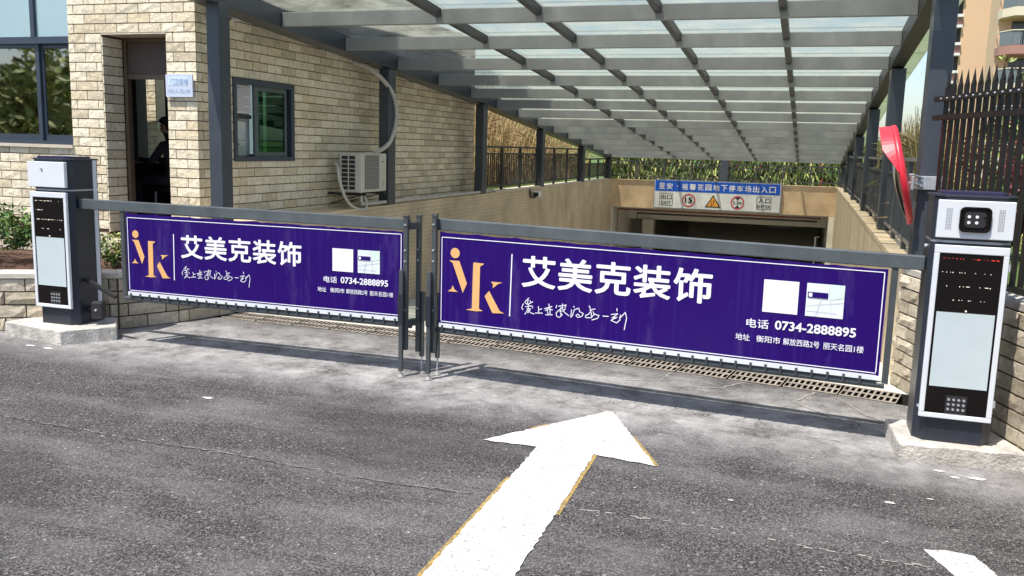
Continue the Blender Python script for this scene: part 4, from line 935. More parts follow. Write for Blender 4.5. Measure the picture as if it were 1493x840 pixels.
# cameras
c1 = thing('security_camera', 'white security camera high on the brick wall under the canopy edge', 'camera', (-5.7, 8.25, 3.0))
MB().bar((-5.74, 8.10, 3.035), (-5.50, 8.42, 2.975), .085, .075).build('housing', M_wpaint, c1, bevel=.012); MB().bar((-5.508, 8.41, 2.977), (-5.495, 8.428, 2.973), .066, .058).build('lens_hood', M_blackm, c1); MB().tube([(-5.82, 8.18, 2.93), (-5.70, 8.20, 2.94), (-5.67, 8.24, 2.99)], .018).build('mount', M_wpaint, c1)
tag(MB().tube([(-5.80, 7.66, 3.2), (-5.78, 7.72, 3.04), (-5.80, 7.80, 2.86), (-5.79, 7.92, 2.86), (-5.80, 8.05, 2.98)], .007, 6).tube([(-5.80, 7.68, 3.2), (-5.80, 7.88, 3.02), (-5.79, 7.80, 2.88), (-5.80, 8.16, 2.94)], .006, 6).build('camera_cable', M_blackm), 'black cables looping on the brick wall beside the upper camera', 'cable')
c2 = thing('security_camera', 'small dark camera on a white bracket on the left ramp wall', 'camera', (-5.35, 17.8, .75))
MB().box((-5.36, 17.6, .70), (-5.22, 17.78, .82)).build('housing', M_wpaint, c2, bevel=.01); MB().box((-5.34, 17.585, .715), (-5.235, 17.60, .80)).build('lens', M_blackm, c2); MB().tube([(-5.40, 17.5, .88), (-5.36, 17.5, .70), (-5.30, 17.62, .70)], .018).build('mount', M_blackm, c2)

# ------------------------------------------------------------------ kiosks
def chamfer(x0, x1, y0, y1, c, cb=.02): return [(x0+c, y0), (x1-c, y0), (x1, y0+c), (x1, y1-cb), (x1-cb, y1), (x0+cb, y1), (x0, y1-cb), (x0, y0+c)]
M_led = mat('red_led', (0.5, 0.03, 0.02), 0.4); M_ledw = mat('pale_led', (0.66, 0.62, 0.55), 0.4)
for nm_, col_, st in (('red_led', (1, .08, .04), 1.2), ('pale_led', (1, .85, .65), 1.6)):
    nn = MATS[nm_].node_tree.nodes['Principled BSDF']; nn.inputs['Emission Color'].default_value = (*col_, 1); nn.inputs['Emission Strength'].default_value = st*.35
def kiosk(label, x0, x1, y0, y1, zb0, camera, seed):
    t = thing('ticket_kiosk', label, 'kiosk', ((x0+x1)/2, (y0+y1)/2, zb0), 'licence plate kiosks either side of the gate')
    c = .055
    MB().prism(chamfer(x0, x1, y0, y1, c), zb0, 1.243).build('body', M_navy, t, bevel=.004)
    MB().prism(chamfer(x0+.004, x1-.004, y0+.004, y1-.004, c), 1.243, 1.256).build('trim_strip', M_galv, t)
    hd = MB().prism(chamfer(x0, x1, y0, y1, c), 1.256, 1.495).build('head', M_navy, t, bevel=.004)
    MB().prism(chamfer(x0-.008, x1+.008, y0-.006, y1+.004, c), 1.495, 1.508).build('lid', M_navy, t, bevel=.003)
    MB().prism(chamfer(x0+.04, x1-.04, y0+.02, y1-.03, .03), 1.508, 1.524).build('light_bar', mat('violet_light_bar', (0.030, 0.026, 0.075), 0.3), t)
    # door panel
    px0, px1 = x0+.018, x1-.018; yF = y0-.028
    fz0, fz1 = zb0+.145, 1.232
    fr = MB(); e = .028
    for q in [((px0, yF, fz0), (px1, y0-.002, fz0+e)), ((px0, yF, fz1-.045), (px1, y0-.002, fz1)), ((px0, yF, fz0+e), (px0+e, y0-.002, fz1-.045)), ((px1-e, yF, fz0+e), (px1, y0-.002, fz1-.045))]: fr.box(*q)
    dp = fr.build('door_frame', M_white, t, bevel=.004)
    MB().box((px0+e, yF+.006, fz0+e), (px1-e, y0-.002, fz1-.045)).build('black_panel', M_black, t)
    sz1, sz0 = fz1-.375, fz0+.185
    MB().box((px0+e+.012, yF+.002, sz0), (px1-e-.012, yF+.006, sz1)).build('screen', M_lcd, t)
    rr = random.Random(seed); lz = fz1-.075; yq = yF+.004
    for k in range(4):
        z = lz - .077*k; mm = M_led if (k == 0 and camera) else M_ledw; b = MB(); x = px0+e+.02
        while x < px1-e-.03:
            w_ = rr.choice((.004, .004, .006, .018, .03)) if (k in (0, 2) or not camera) else .004
            if rr.random() < (.75 if k in (0, 2) else .38): b.box((x, yq, z+rr.uniform(-.002, .002)), (min(x+w_, px1-e-.02), yq+.002, z+rr.uniform(.0025, .004)))
            x += w_+rr.uniform(.004, .016)
        if b.v: b.build('led_text', mm, t)
    kc = (px0+px1)/2 + (.0 if camera else .03); kz = fz0+.045
    kp = MB().box((kc-.055, yF+.002, kz-.008), (kc+.055, yF+.006, kz+.092)).build('keypad', mat('keypad_black', (0.025, 0.025, 0.027), .35), t)
    for i in range(4):
        for j in range(3):
            cx, cz = kc-.039+.026*i, kz+.014+.028*j
            MB().tube([(cx, yF+.003, cz), (cx, yF-.003, cz)], .0075, 10).build('button', M_kpad, kp)
    MB().box((kc-.055, yF+.001, kz-.016), (kc+.055, yF+.004, kz-.013)).build('keypad_line', M_kpad, kp)
    MB().tube([((px0+px1)/2, yF+.003, sz1+.012), ((px0+px1)/2, yF-.002, sz1+.012)], .005, 8).build('indicator', M_ledw, t)
    for z in (fz0+.11, fz1-.11): MB().tube([(px1+.006, y0-.02, z-.02), (px1+.006, y0-.02, z+.02)], .006, 8).build('hinge', M_galv, t)
    # head plate
    MB().box((px0-.004, yF-.006, 1.272), (px1+.004, y0-.002, 1.480)).build('head_plate', M_white, t, bevel=.004)
    if camera:
        cx, cz = (px0+px1)/2-.004, 1.378; yh = yF-.008
        b = MB(); n = 24; V = []
        def sq(w_, h_, r_, y): 
            P = []
            for qx, qz, a0 in ((1, 1, 0), (-1, 1, 90), (-1, -1, 180), (1, -1, 270)):
                for k in range(5): a = R(a0+90*k/4); P.append((cx+qx*(w_/2-r_)+r_*math.cos(a), y, cz+qz*(h_/2-r_)+r_*math.sin(a)))
            return P
        A = sq(.158, .138, .028, yh+.004); B_ = sq(.158, .138, .028, yh-.014); C_ = sq(.140, .120, .022, yh-.014); D_ = sq(.132, .112, .02, yh-.004)
        m_ = len(A); V = A+B_+C_+D_; F = [(i*m_+k, i*m_+(k+1) % m_, (i+1)*m_+(k+1) % m_, (i+1)*m_+k) for i in range(3) for k in range(m_)] + [tuple(range(3*m_, 4*m_))]
        ch_ = MB().add(V, F).build('camera_housing', M_black, t)
        V = sq(.105, .085, .018, yh-.005)+sq(.105, .085, .018, yh-.010); MB().add(V, [tuple(range(20, 40))]+[(k, (k+1) % 20, 20+(k+1) % 20, 20+k) for k in range(20)]).build('camera_window', M_blackm, ch_)
        for i in (0, 1):
            for j in (0, 1): 
                p = (cx-.032+.039*i, yh-.010, cz-.016+.032*j); MB().tube([p, (p[0], p[1]-.003, p[2])], .0085, 10).build('infrared_lamp', mat('lamp_white', (0.85, 0.85, 0.85), .3), ch_)
        MB().ball((cx+.045, yh-.006, cz+.012), .012, 10, 6, (1, .5, 1)).build('camera_lens', M_black, ch_)
        for sx in (-1, 1):
            b = MB(); X = cx + sx*.130
            for i in range(4):
                for j in range(15): q = (X-.012+.008*i, yF-.0065, cz-.056+.008*j); b.box((q[0]-.0024, q[1]-.0004, q[2]-.0024), (q[0]+.0024, q[1], q[2]+.0024))
            b.build('speaker_holes', mat('hole_grey', (0.30, 0.30, 0.31), .8), t, kind='stuff')
    else:
        MB().tube([(px0+.145, yF-.006, 1.422), (px0+.145, yF-.014, 1.422)], .010, 10).build('lock', M_galv, t)
    return t
kR = kiosk('charcoal kiosk with a white camera head standing right of the gate', .675, 1.085, 5.455, 5.80, .10, True, 4)
kL = kiosk('charcoal kiosk with a plain white head plate and lock standing left of the gate', -6.155, -5.745, 5.845, 6.175, .12, False, 9)
MB().box((-5.747, 6.10, .2), (-5.738, 6.14, 1.5)).build('side_trim', M_white, kL)
MB().tube([(0.674, 5.62, 1.205), (0.660, 5.62, 1.205)], .012, 8).build('side_bolt', M_galv, kR); MB().tube([(0.70, 5.468, .30), (0.69, 5.455, .30)], .010, 8).build('side_bolt', M_galv, kR)
def plinth(label, poly, h, crack=None):
    t = MB(); n = len(poly); rr = random.Random(8); top = []
    P = []
    for i in range(n):
        a = Vector(poly[i]); c = Vector(poly[(i+1) % n]); k = max(2, int((c-a).length/.045))
        for j in range(k): q = a.lerp(c, j/k); nrm = Vector((c.y-a.y, a.x-c.x)).normalized(); q += nrm*rr.uniform(-.004, .004) if j else Vector((0, 0)); P.append(q)
    m_ = len(P); cx = sum(p.x for p in P)/m_; cy = sum(p.y for p in P)/m_
    V = [(p.x+(p.x-cx)*rr.uniform(0, .02), p.y+(p.y-cy)*rr.uniform(0, .02), -.01) for p in P] + [(p.x, p.y, h-.008+rr.uniform(-.003, .002)) for p in P] + [(p.x-(p.x-cx)*.018, p.y-(p.y-cy)*.025, h) for p in P]
    F = [(i, (i+1) % m_, m_+(i+1) % m_, m_+i) for i in range(m_)] + [(m_+i, m_+(i+1) % m_, 2*m_+(i+1) % m_, 2*m_+i) for i in range(m_)] + [tuple(range(2*m_, 3*m_))]
    return tag(t.add(V, F).build('concrete_plinth', M_concd), label, 'plinth', 'concrete plinths under the kiosks')
p1 = plinth('rough grey concrete plinth under the left kiosk', [(-6.40, 5.74), (-5.705, 5.635), (-5.455, 5.98), (-5.72, 6.28), (-6.30, 6.28)], .12)
p2 = plinth('pale concrete plinth under the right kiosk', [(.56, 5.83), (.60, 5.335), (1.262, 5.40), (1.12, 5.90)][::-1][::-1], .10)
# black actuator beside the left kiosk
ta = thing('gate_actuator', 'black gate arm joint at the foot of the left kiosk', 'actuator', (-5.65, 6.05, .25))
MB().bar((-5.74, 5.97, .50), (-5.42, 5.95, .375), .03, .03).build('arm', M_blackm, ta); MB().box((-5.68, 5.94, .17), (-5.58, 6.02, .32), rz=.3).build('knuckle', M_blackm, ta, bevel=.015); MB().tube([(-5.75, 6.0, .24), (-5.66, 6.0, .24)], .03).build('pivot', M_blackm, ta); MB().tube([(-5.62, 5.945, .25), (-5.62, 5.93, .25)], .010).build('bolt', M_galv, ta)

# ------------------------------------------------------------------ gate leaves and banners
def leaf(label, A, B, ztA, ztB, zbA, zbB, pan, inner_at_start):
    """A outer.. B; straight leaf from A to B (xy)"""
    t = thing('gate_leaf', label, 'gate', (A[0], A[1], 0), 'two leaves of the barrier gate')
    Av = Vector((*A, 0)); Bv = Vector((*B, 0)); d = (Bv-Av).normalized(); Ln = (Bv-Av).length; n = Vector((d.y, -d.x, 0))   # n towards the camera
    def zt(s): return ztA+(ztB-ztA)*s/Ln
    def zbt(s): return zbA+(zbB-zbA)*s/Ln
    def P(s, z, o=0.0): return Av+d*s+n*o+Vector((0, 0, z))
    MB().bar(P(0, zt(0)-.042), P(Ln, zt(Ln)-.042), .05, .084).build('top_beam', M_alu, t, bevel=.006)
    s0, s1 = pan[0]-.05, pan[1]+.05
    MB().tube([P(s0, zbt(s0)-.010), P(s1, zbt(s1)-.010)], .023, 12).build('bottom_tube', M_gate, t, smooth=False)
    outer = s0 if not inner_at_start else s1
    MB().bar(P(outer, zbt(outer)), P(outer, zt(outer)-.085), .035, .035, (1, 0, 0)).build('end_stile', M_gate, t)
    b = MB(); s = pan[0]+.03
    while s < pan[1]-.02: b.tube([P(s, zbt(s)-.005, .034), P(s, zbt(s)+.038, .036)], .008, 6); s += .092
    b.build('clips', M_gate, t, kind='stuff')
    MB().bar(P(pan[0], zbt(pan[0])+.036, .030), P(pan[1], zbt(pan[1])+.036, .030), .006, .030).build('lower_strip', M_white, t)
    # inner posts with telescopic legs
    si = Ln if not inner_at_start else 0; sg_ = -1 if not inner_at_start else 1
    for j, (ds, o, ztop, zbot) in enumerate(((.0, .055, zt(si)+.015, .20), (sg_*-.055, -.05, zt(si)+.015, .17))):
        s = si+ds
        p_ = MB().bar(P(s, zbot, o), P(s, ztop, o), .034, .034, (1, 0, 0)).build('post', M_gate, t, bevel=.003)
        MB().bar(P(s, ztop, o), P(s, ztop+.012, o), .040, .040, (1, 0, 0)).build('post_cap', M_gate, p_)
        for z in (ztop-.055, ztop-.24, ztop-.32, ztop-.68): MB().tube([P(s, z, o+.017), P(s, z, o+.024)], .0075, 8).build('bolt', M_galv, p_)
        lo = o+.038 if j == 0 else o-.02; ls = s-.018*1 if j == 0 else s+.022
        l_ = MB().bar(P(ls, .045 if j == 0 else .13, lo), P(ls, .80 if j == 0 else .62, lo), .030, .030, (1, 0, 0)).build('adjustable_leg', M_gate, t, bevel=.003)
        MB().bar(P(ls, .40, lo), P(ls, .62, lo), .038, .038, (1, 0, 0)).build('sleeve', M_navy, l_)
        MB().tube([P(ls, .01, lo), P(ls, .14, lo)], .006, 8).build('foot_rod', M_galv, l_)
        V = []; b = MB(); c0 = P(ls, .004, lo); n_ = 12
        b.add([c0+Vector((.034*math.cos(2*math.pi*k/n_), .034*math.sin(2*math.pi*k/n_), 0)) for k in range(n_)]+[c0+Vector((.014*math.cos(2*math.pi*k/n_), .014*math.sin(2*math.pi*k/n_), .022)) for k in range(n_)], [tuple(range(n_, 2*n_))]+[(k, (k+1) % n_, n_+(k+1) % n_, n_+k) for k in range(n_)]); b.build('foot_pad', mat('dull_zinc', (0.22, 0.22, 0.22), .6, .2), l_)
    MB().bar(P(si, zt(si)-.05, .04), P(si-sg_*.055, zt(si)-.05, -.04), .03, .05).build('cross_piece', M_gate, t); MB().bar(P(si, .40, .04), P(si-sg_*.055, .40, -.04), .03, .05).build('cross_piece', M_gate, t)
    return t, P
LOGO=[
[(0.081,0.886),(0.161,0.888),(0.225,0.73),(0.193,0.659),(0.107,0.869)], [(0.07,0.661),(0.1,0.68),(0.11,0.707),(0.125,0.679),(0.153,0.662)], [(0.273,0.886),(0.357,0.884),(0.352,0.876),(0.327,0.862),(0.325,0.557),(0.356,0.544),(0.299,0.536),(0.219,0.54),(0.268,0.553),(0.272,0.864)], [(0.415,0.76),(0.502,0.761),(0.468,0.746),(0.43,0.715),(0.431,0.742)], [(0.402,0.693),(0.488,0.557),(0.523,0.543),(0.431,0.536),(0.368,0.652)], ]
SCRIPT=[
[(0.709,0.671),(0.683,0.644)], [(0.677,0.638),(0.702,0.624),(0.739,0.647)], [(0.703,0.657),(0.701,0.629)], [(0.718,0.653),(0.728,0.64)], [(0.669,0.626),(0.656,0.597),(0.667,0.586)], [(0.687,0.608),(0.734,0.618),(0.741,0.605)], [(0.711,0.622),(0.703,0.585),(0.683,0.555)], [(0.697,0.593),(0.726,0.596),(0.704,0.566)], [(0.703,0.585),(0.727,0.568),(0.751,0.563)], [(0.783,0.618),(0.786,0.576)], [(0.785,0.596),(0.808,0.604)], [(0.761,0.57),(0.814,0.575)], [(0.829,0.608),(0.883,0.628)], [(0.86,0.644),(0.864,0.615),(0.835,0.595)], [(0.849,0.608),(0.856,0.57)], [(0.864,0.604),(0.887,0.606)], [(0.869,0.618),(0.872,0.569)], [(0.839,0.566),(0.888,0.571)], [(0.918,0.639),(0.913,0.622)], [(0.932,0.635),(0.986,0.649),(0.978,0.629)], [(0.96,0.654),(0.958,0.635)], [(0.964,0.633),(0.933,0.605),(0.915,0.587),(0.921,0.563),(0.941,0.558),(0.96,0.578),(0.942,0.603)], [(0.959,0.624),(0.977,0.596),(1.009,0.577)], [(0.982,0.621),(0.959,0.602)], [(0.947,0.626),(0.952,0.566)], [(1.027,0.62),(1.024,0.568),(1.035,0.58),(1.047,0.622),(1.078,0.636),(1.087,0.612),(1.113,0.602),(1.103,0.582),(1.075,0.571),(1.06,0.583),(1.074,0.595),(1.085,0.585)], [(1.044,0.646),(1.044,0.638)], [(1.153,0.659),(1.162,0.639)], [(1.159,0.631),(1.195,0.642)], [(1.168,0.629),(1.152,0.603),(1.128,0.59),(1.131,0.576),(1.17,0.58),(1.191,0.607),(1.225,0.6),(1.215,0.58),(1.176,0.565)], [(1.168,0.615),(1.172,0.589)], [(1.182,0.622),(1.191,0.602)], [(1.252,0.6),(1.29,0.601)], [(1.347,0.66),(1.349,0.644)], [(1.31,0.616),(1.355,0.626)], [(1.35,0.62),(1.316,0.593),(1.351,0.602),(1.309,0.576),(1.35,0.563),(1.374,0.588)], [(1.375,0.62),(1.368,0.593),(1.406,0.64),(1.417,0.603),(1.404,0.523)], ]
def banner(label, A, dirv, W, z0a, z1a, z0b, z1b, au, bu, az, bz):
    d = Vector((*dirv, 0)).normalized(); n = Vector((d.y, -d.x, 0)); A = Vector((*A, 0)) + n*.030
    def P(u, z, o=0.0): return A + d*u + n*o + Vector((0, 0, z))
    t = thing('banner', label, 'banner', (A.x, A.y, .4), 'printed banners on the gate leaves')
    # sheet with a soft scalloped top edge, 4 mm thick
    N_ = 60; V = []; rr = random.Random(int(W*100))
    for k in range(N_+1):
        f = k/N_; z0 = z0a+(z0b-z0a)*f; z1 = z1a+(z1b-z1a)*f; dip = -.012*abs(math.sin(f*W*math.pi/.30))**.5*rr.uniform(.5, 1)
        V += [P(W*f, z0, 0), P(W*f, z1+dip, 0), P(W*f, z1+dip, -.004), P(W*f, z0, -.004)]
    F = []
    for k in range(N_):
        for j in range(4): F.append((4*k+j, 4*k+4+j, 4*k+4+(j+1) % 4, 4*k+(j+1) % 4))
    F += [(0, 1, 2, 3), (4*N_+3, 4*N_+2, 4*N_+1, 4*N_)]
    MB().add(V, F).build('vinyl_sheet', M_banner, t)
    U = lambda u: au*u+bu
    Z = lambda z: az*(z-.967)+bz
    o1 = .003
    b = MB(); m_ = .018; th = .0028; zi = .040
    def strip(u0, za, u1, zb__, t_, vert=False):
        if vert: b.flat([P(u0-t_, za, o1), P(u0+t_, za, o1), P(u1+t_, zb__, o1), P(u1-t_, zb__, o1)])
        else: b.flat([P(u0, za-t_, o1), P(u1, zb__-t_, o1), P(u1, zb__+t_, o1), P(u0, za+t_, o1)])
    strip(m_, z1a-zi, W-m_, z1b-zi*.6, th); strip(m_, z0a+.016, W-m_, z0b+.016, th); strip(m_, z0a+.022, m_, z1a-zi, th, True); strip(W-m_, z0b+.022, W-m_, z1b-zi*.6, th, True)
    b.build('border_line', M_print, t)
    b = MB(); strip(U(.566), Z(.527), U(.572), Z(.967), .004, True); b.build('divider_line', M_print, t)
    b = MB()
    for q in LOGO: b.flat([P(U(u), Z(z), o1) for u, z in q])
    b.flat([P(U(.126+.037*math.cos(a)), Z(.942+.037*math.sin(a)), o1) for a in [2*math.pi*k/24 for k in range(24)]])
    b.build('logo', M_gold, t)
    def T(s, u, z, w_, h_, bold): return text_mesh(s, M_print, t, 'lettering', P(U(u), Z(z), o1), d, (0, 0, 1), width=w_*au, height=h_*az, bold=bold)
    for i, c in enumerate('艾美克装饰'): T(c, .657+i*.2665, .752-.002*(i == 0), .240, .212, .020)
    b = MB()
    for q in SCRIPT:
        Q = [P(U(u), Z(z), o1) for u, z in q]; m2 = len(Q)
        for i in range(m2-1):
            dd = (Q[i+1]-Q[i]).normalized(); pp_ = n.cross(dd)*(.0025*au/.9); e = dd*.002
            b.flat([Q[i]-e+pp_, Q[i]-e-pp_, Q[i+1]+e-pp_, Q[i+1]+e+pp_])
    b.build('lettering', M_print, t)
    T('电话', 2.195, .628, .135, .056, .010); T('0734-2888895', 2.37, .632, .467, .054, .024)
    T('地址', 2.133, .541, .088, .042, .006); T('衡阳市', 2.262, .541, .145, .042, .006); T('解放西路2号', 2.424, .541, .213, .042, .006); T('丽天名园1楼', 2.660, .541, .229, .042, .006)
    b = MB(); b.flat([P(U(2.285), Z(.735), o1), P(U(2.494), Z(.735), o1), P(U(2.494), Z(.938), o1), P(U(2.285), Z(.938), o1)]); b.build('white_card', M_card, t)
    mp = MB().flat([P(U(2.54), Z(.735), o1), P(U(2.757), Z(.735), o1), P(U(2.757), Z(.938), o1), P(U(2.54), Z(.938), o1)]).build('map_card', M_map, t)
    MB().flat([P(U(2.68), Z(.845), o1*1.5), P(U(2.755), Z(.86), o1*1.5), P(U(2.755), Z(.936), o1*1.5), P(U(2.675), Z(.936), o1*1.5)]).build('map_green', mat('map_green', (0.64, 0.80, 0.70), .5), mp)
    b = MB()
    for (a0, a1) in (((2.545, .80), (2.755, .835)), ((2.60, .735), (2.625, .84)), ((2.69, .737), (2.665, .935)), ((2.545, .77), (2.72, .765))):
        q0, q1 = P(U(a0[0]), Z(a0[1]), o1*1.8), P(U(a1[0]), Z(a1[1]), o1*1.8); dd = (q1-q0).normalized(); w2 = n.cross(dd)*.0016; b.flat([q0+w2, q0-w2, q1-w2, q1+w2])
    b.build('map_roads', mat('map_road_grey', (0.56, 0.60, 0.62), .5), mp)
    MB().flat([P(U(2.548), Z(.85), o1*2.2), P(U(2.665), Z(.85), o1*2.2), P(U(2.665), Z(.885), o1*2.2), P(U(2.548), Z(.885), o1*2.2)]).build('map_label', M_banner, mp)
    MB().flat([P(U(2.554), Z(.856), o1*2.6), P(U(2.574), Z(.856), o1*2.6), P(U(2.574), Z(.879), o1*2.6), P(U(2.554), Z(.879), o1*2.6)]).build('map_pin_box', M_print, mp)
    return t
M_card = mat('white_card_print', (0.80, 0.79, 0.84), .5); M_map = mat('map_print', (0.76, 0.80, 0.82), .5, var=.08, vs=22)
lf, PL = leaf('left gate leaf of dark grey tube hinged at the left kiosk', (-5.735, 5.95), (-2.742, 5.95), 1.182, 1.166, .392, .385, (.475, 2.965), False)
rf, PR = leaf('right gate leaf of dark grey tube hinged at the right kiosk', (-2.515, 5.955), (0.672, 5.617), 1.180, 1.146, .370, .366, (.03, 3.0), True)
ddR = (0.672+2.515, 5.617-5.955); lR = math.hypot(*ddR); ddR = (ddR[0]/lR, ddR[1]/lR)
banner('left purple advertising banner with the smaller printed lettering', (-5.26, 5.95), (1, 0), 2.485, .438, 1.092, .434, 1.076, .8364, -.011, .85, .941)
banner('right purple advertising banner, the larger one beside the right kiosk', (-2.485, 5.952), ddR, 2.985, .420, 1.090, .414, 1.060, 1.0, 0.0, 1.0, .967)

# ------------------------------------------------------------------ planting
def frame_of(nv):
    a = Vector((0, 0, 1)) if abs(nv.z) < .9 else Vector((1, 0, 0)); s = nv.cross(a).normalized(); return s, nv.cross(s)
def leaves(b, c, rad, n, ls, rr, asp=.5, clumps=9, updir=.3):
    cl = [(Vector((rr.gauss(0, .45), rr.gauss(0, .45), rr.gauss(0, .42))), rr.uniform(.25, .5)) for _ in range(clumps)]
    for _ in range(n):
        cc, cr = rr.choice(cl); p = cc + Vector((rr.gauss(0, 1), rr.gauss(0, 1), rr.gauss(0, 1))).normalized()*cr*rr.random()**.4
        if p.length > 1.25: p *= 1.1/p.length
        q = Vector(c) + Vector((p.x*rad[0], p.y*rad[1], p.z*rad[2]))
        nv = Vector((rr.gauss(0, 1), rr.gauss(0, 1), rr.gauss(0, 1)+updir)).normalized(); s, t = frame_of(nv); L_ = ls*rr.uniform(.6, 1.3); a = rr.random()*6.28
        u = (s*math.cos(a)+t*math.sin(a))*L_; v = (t*math.cos(a)-s*math.sin(a))*L_*asp
        b.add([q-u*.5, q+v*.5+nv*L_*.08, q+u*.5, q-v*.5+nv*L_*.08], [(0, 1, 2), (0, 2, 3)])
def bush(name, label, cat, c, rad, n, ls, m, seed, stems=6, group=None, asp=.5, extra=None, clumps=10):
    rr = random.Random(seed); base = (c[0], c[1], c[2]-rad[2]); t = thing(name, label, cat, base, group)
    b = MB(); leaves(b, c, rad, n, ls, rr, asp, clumps); b.build('foliage', m, t)
    if extra: b = MB(); leaves(b, c, (rad[0]*.9, rad[1]*.9, rad[2]*1.05), int(n*extra[1]), ls, rr, asp, 6); b.build('foliage', extra[0], t)
    b = MB()
    for i in range(stems):
        a = rr.random()*6.28; e = Vector((c[0]+rad[0]*.7*math.cos(a)*rr.random(), c[1]+rad[1]*.7*math.sin(a)*rr.random(), c[2]+rad[2]*rr.uniform(.2, .9))); b0 = Vector(base)+Vector((rr.uniform(-.3, .3)*rad[0], rr.uniform(-.3, .3)*rad[1], -.02)); b.tube([b0, b0.lerp(e, .5)+Vector((rr.uniform(-.05, .05)*rad[0], 0, 0)), e], .006+rad[2]*.012, 5, .002)
    b.build('stems', M_twig, t); return t
bush('planter_shrub', 'leafy green shrub filling the planter left of the left kiosk', 'shrub', (-8.15, 6.55, .78), (1.1, .55, .30), 5200, .055, M_leaf, 1, 16, extra=(M_leafd, .7), clumps=26)
bush('planter_shrub', 'small green plant in the planter showing between the left kiosk and the gate', 'shrub', (-6.33, 6.95, .62), (.24, .18, .17), 420, .050, M_leaf, 2, 5, extra=(M_leafy, .4))
# reeds
def reeds(name, label, x0, x1, y0, y1, zg, h, n, seed, m=None, m2=None, lean=.25, w_=.016, dens2=.4):
    rr = random.Random(seed); t = thing(name, label, 'reeds', ((x0+x1)/2, (y0+y1)/2, zg), 'dry reeds behind the ramp railings')
    for mm, cnt in ((m or M_reed, n), (m2 or M_reedp, int(n*dens2))):
        b = MB()
        for _ in range(cnt):
            p = Vector((rr.uniform(x0, x1), rr.uniform(y0, y1), zg)); a = rr.random()*6.28; ln = h*rr.uniform(.55, 1.1); l2 = lean*rr.uniform(.2, 1.6); dv = Vector((math.cos(a), math.sin(a), 0)); pts = []
            for k in range(5): f = k/4; pts.append(p + Vector((0, 0, ln*(f-.18*f*f*l2*3))) + dv*(ln*l2*f*f))
            s = Vector((-dv.y, dv.x, 0)) if rr.random() < .5 else Vector((1, 0, 0)); ww = w_*rr.uniform(.5, 1.3)
            V = []; 
            for k, q in enumerate(pts): e = ww*(1-.75*k/4); V += [q-s*e*.5, q+s*e*.5]
            b.add(V, [(2*k, 2*k+1, 2*k+3, 2*k+2) for k in range(4)])
            if rr.random() < .45:
                for _q in range(2):
                    k = rr.randint(1, 3); q = pts[k]; dd = Vector((rr.gauss(0, 1), rr.gauss(0, 1), rr.uniform(-.6, .9))).normalized()*rr.uniform(.18, .5); b.add([q, q+dd*.5+Vector((0, 0, .012)), q+dd+Vector((0, 0, -.05)), q+dd*.5-Vector((0, 0, .012))], [(0, 1, 2, 3)])
        b.build('blades', mm, t)
    return t
M_reedd = mat('brown_reed', (0.24, 0.145, 0.06), .85, isl=.6, spec=.2)
reeds('dry_reeds', 'tall dry tan reeds behind the first bay of the left railing', -8.6, -6.3, 15.6, 19.4, .85, 2.3, 1700, 11, M_reed, M_reedd)
reeds('dry_reeds', 'tall dry tan reeds behind the second bay of the left railing', -8.8, -6.4, 19.5, 23.4, .85, 2.2, 1700, 12, M_reed, M_reedd)
reeds('dry_reeds', 'dry reeds mixed with green at the far end of the left railing', -9.0, -6.5, 23.5, 27.5, .85, 1.9, 1300, 13, M_reed, M_leafy)
reeds('dry_reeds', 'bright straw coloured reed tuft behind the traffic mirror', 1.12, 1.55, 10.6, 13.2, .85, 1.35, 800, 14, M_reedp, M_leafy, .12, .016, .35)
reeds('dry_reeds', 'thin straw coloured reeds behind the right railing further down the ramp', 1.15, 1.60, 14.0, 18.0, .85, 1.35, 500, 15, M_reedp, M_reed, .12)
hd_ = [('hedge', 'dense yellow-green hedge behind the left half of the back railing', -5.9, -2.3, 21), ('hedge', 'dense green and maroon hedge behind the right half of the back railing', -2.2, 2.2, 22)]
for nm, lb, xa, xb_, sd_ in hd_:
    rr = random.Random(sd_); t = thing(nm, lb, 'hedge', ((xa+xb_)/2, 27.2, .85), 'hedges behind the back railing')
    for mm, cnt in ((M_leafy, 5200), (M_leaf, 3400), (M_leafd, 1800), (M_leafr if sd_ == 22 else M_reed, 500)):
        b = MB()
        for _ in range(cnt):
            q = Vector((rr.uniform(xa, xb_), 26.4+1.4*rr.random()**1.3, .85+1.25*rr.random())); s = Vector((rr.gauss(0, .35), rr.gauss(0, .35), 1)).normalized(); t2 = Vector((rr.gauss(0, 1), rr.gauss(0, .5), 0)).normalized(); L_ = rr.uniform(.12, .34)
            b.add([q-s*L_*.5, q+t2*L_*.10, q+s*L_*.5, q-t2*L_*.10], [(0, 1, 2, 3)])
        b.build('foliage', mm, t)
    b = MB(); [b.tube([(xa+(xb_-xa)*k/7, 27, .85), (xa+(xb_-xa)*(k+.3)/7, 27.1, 1.9)], .02, 5) for k in range(8)]; b.build('stems', M_twig, t)
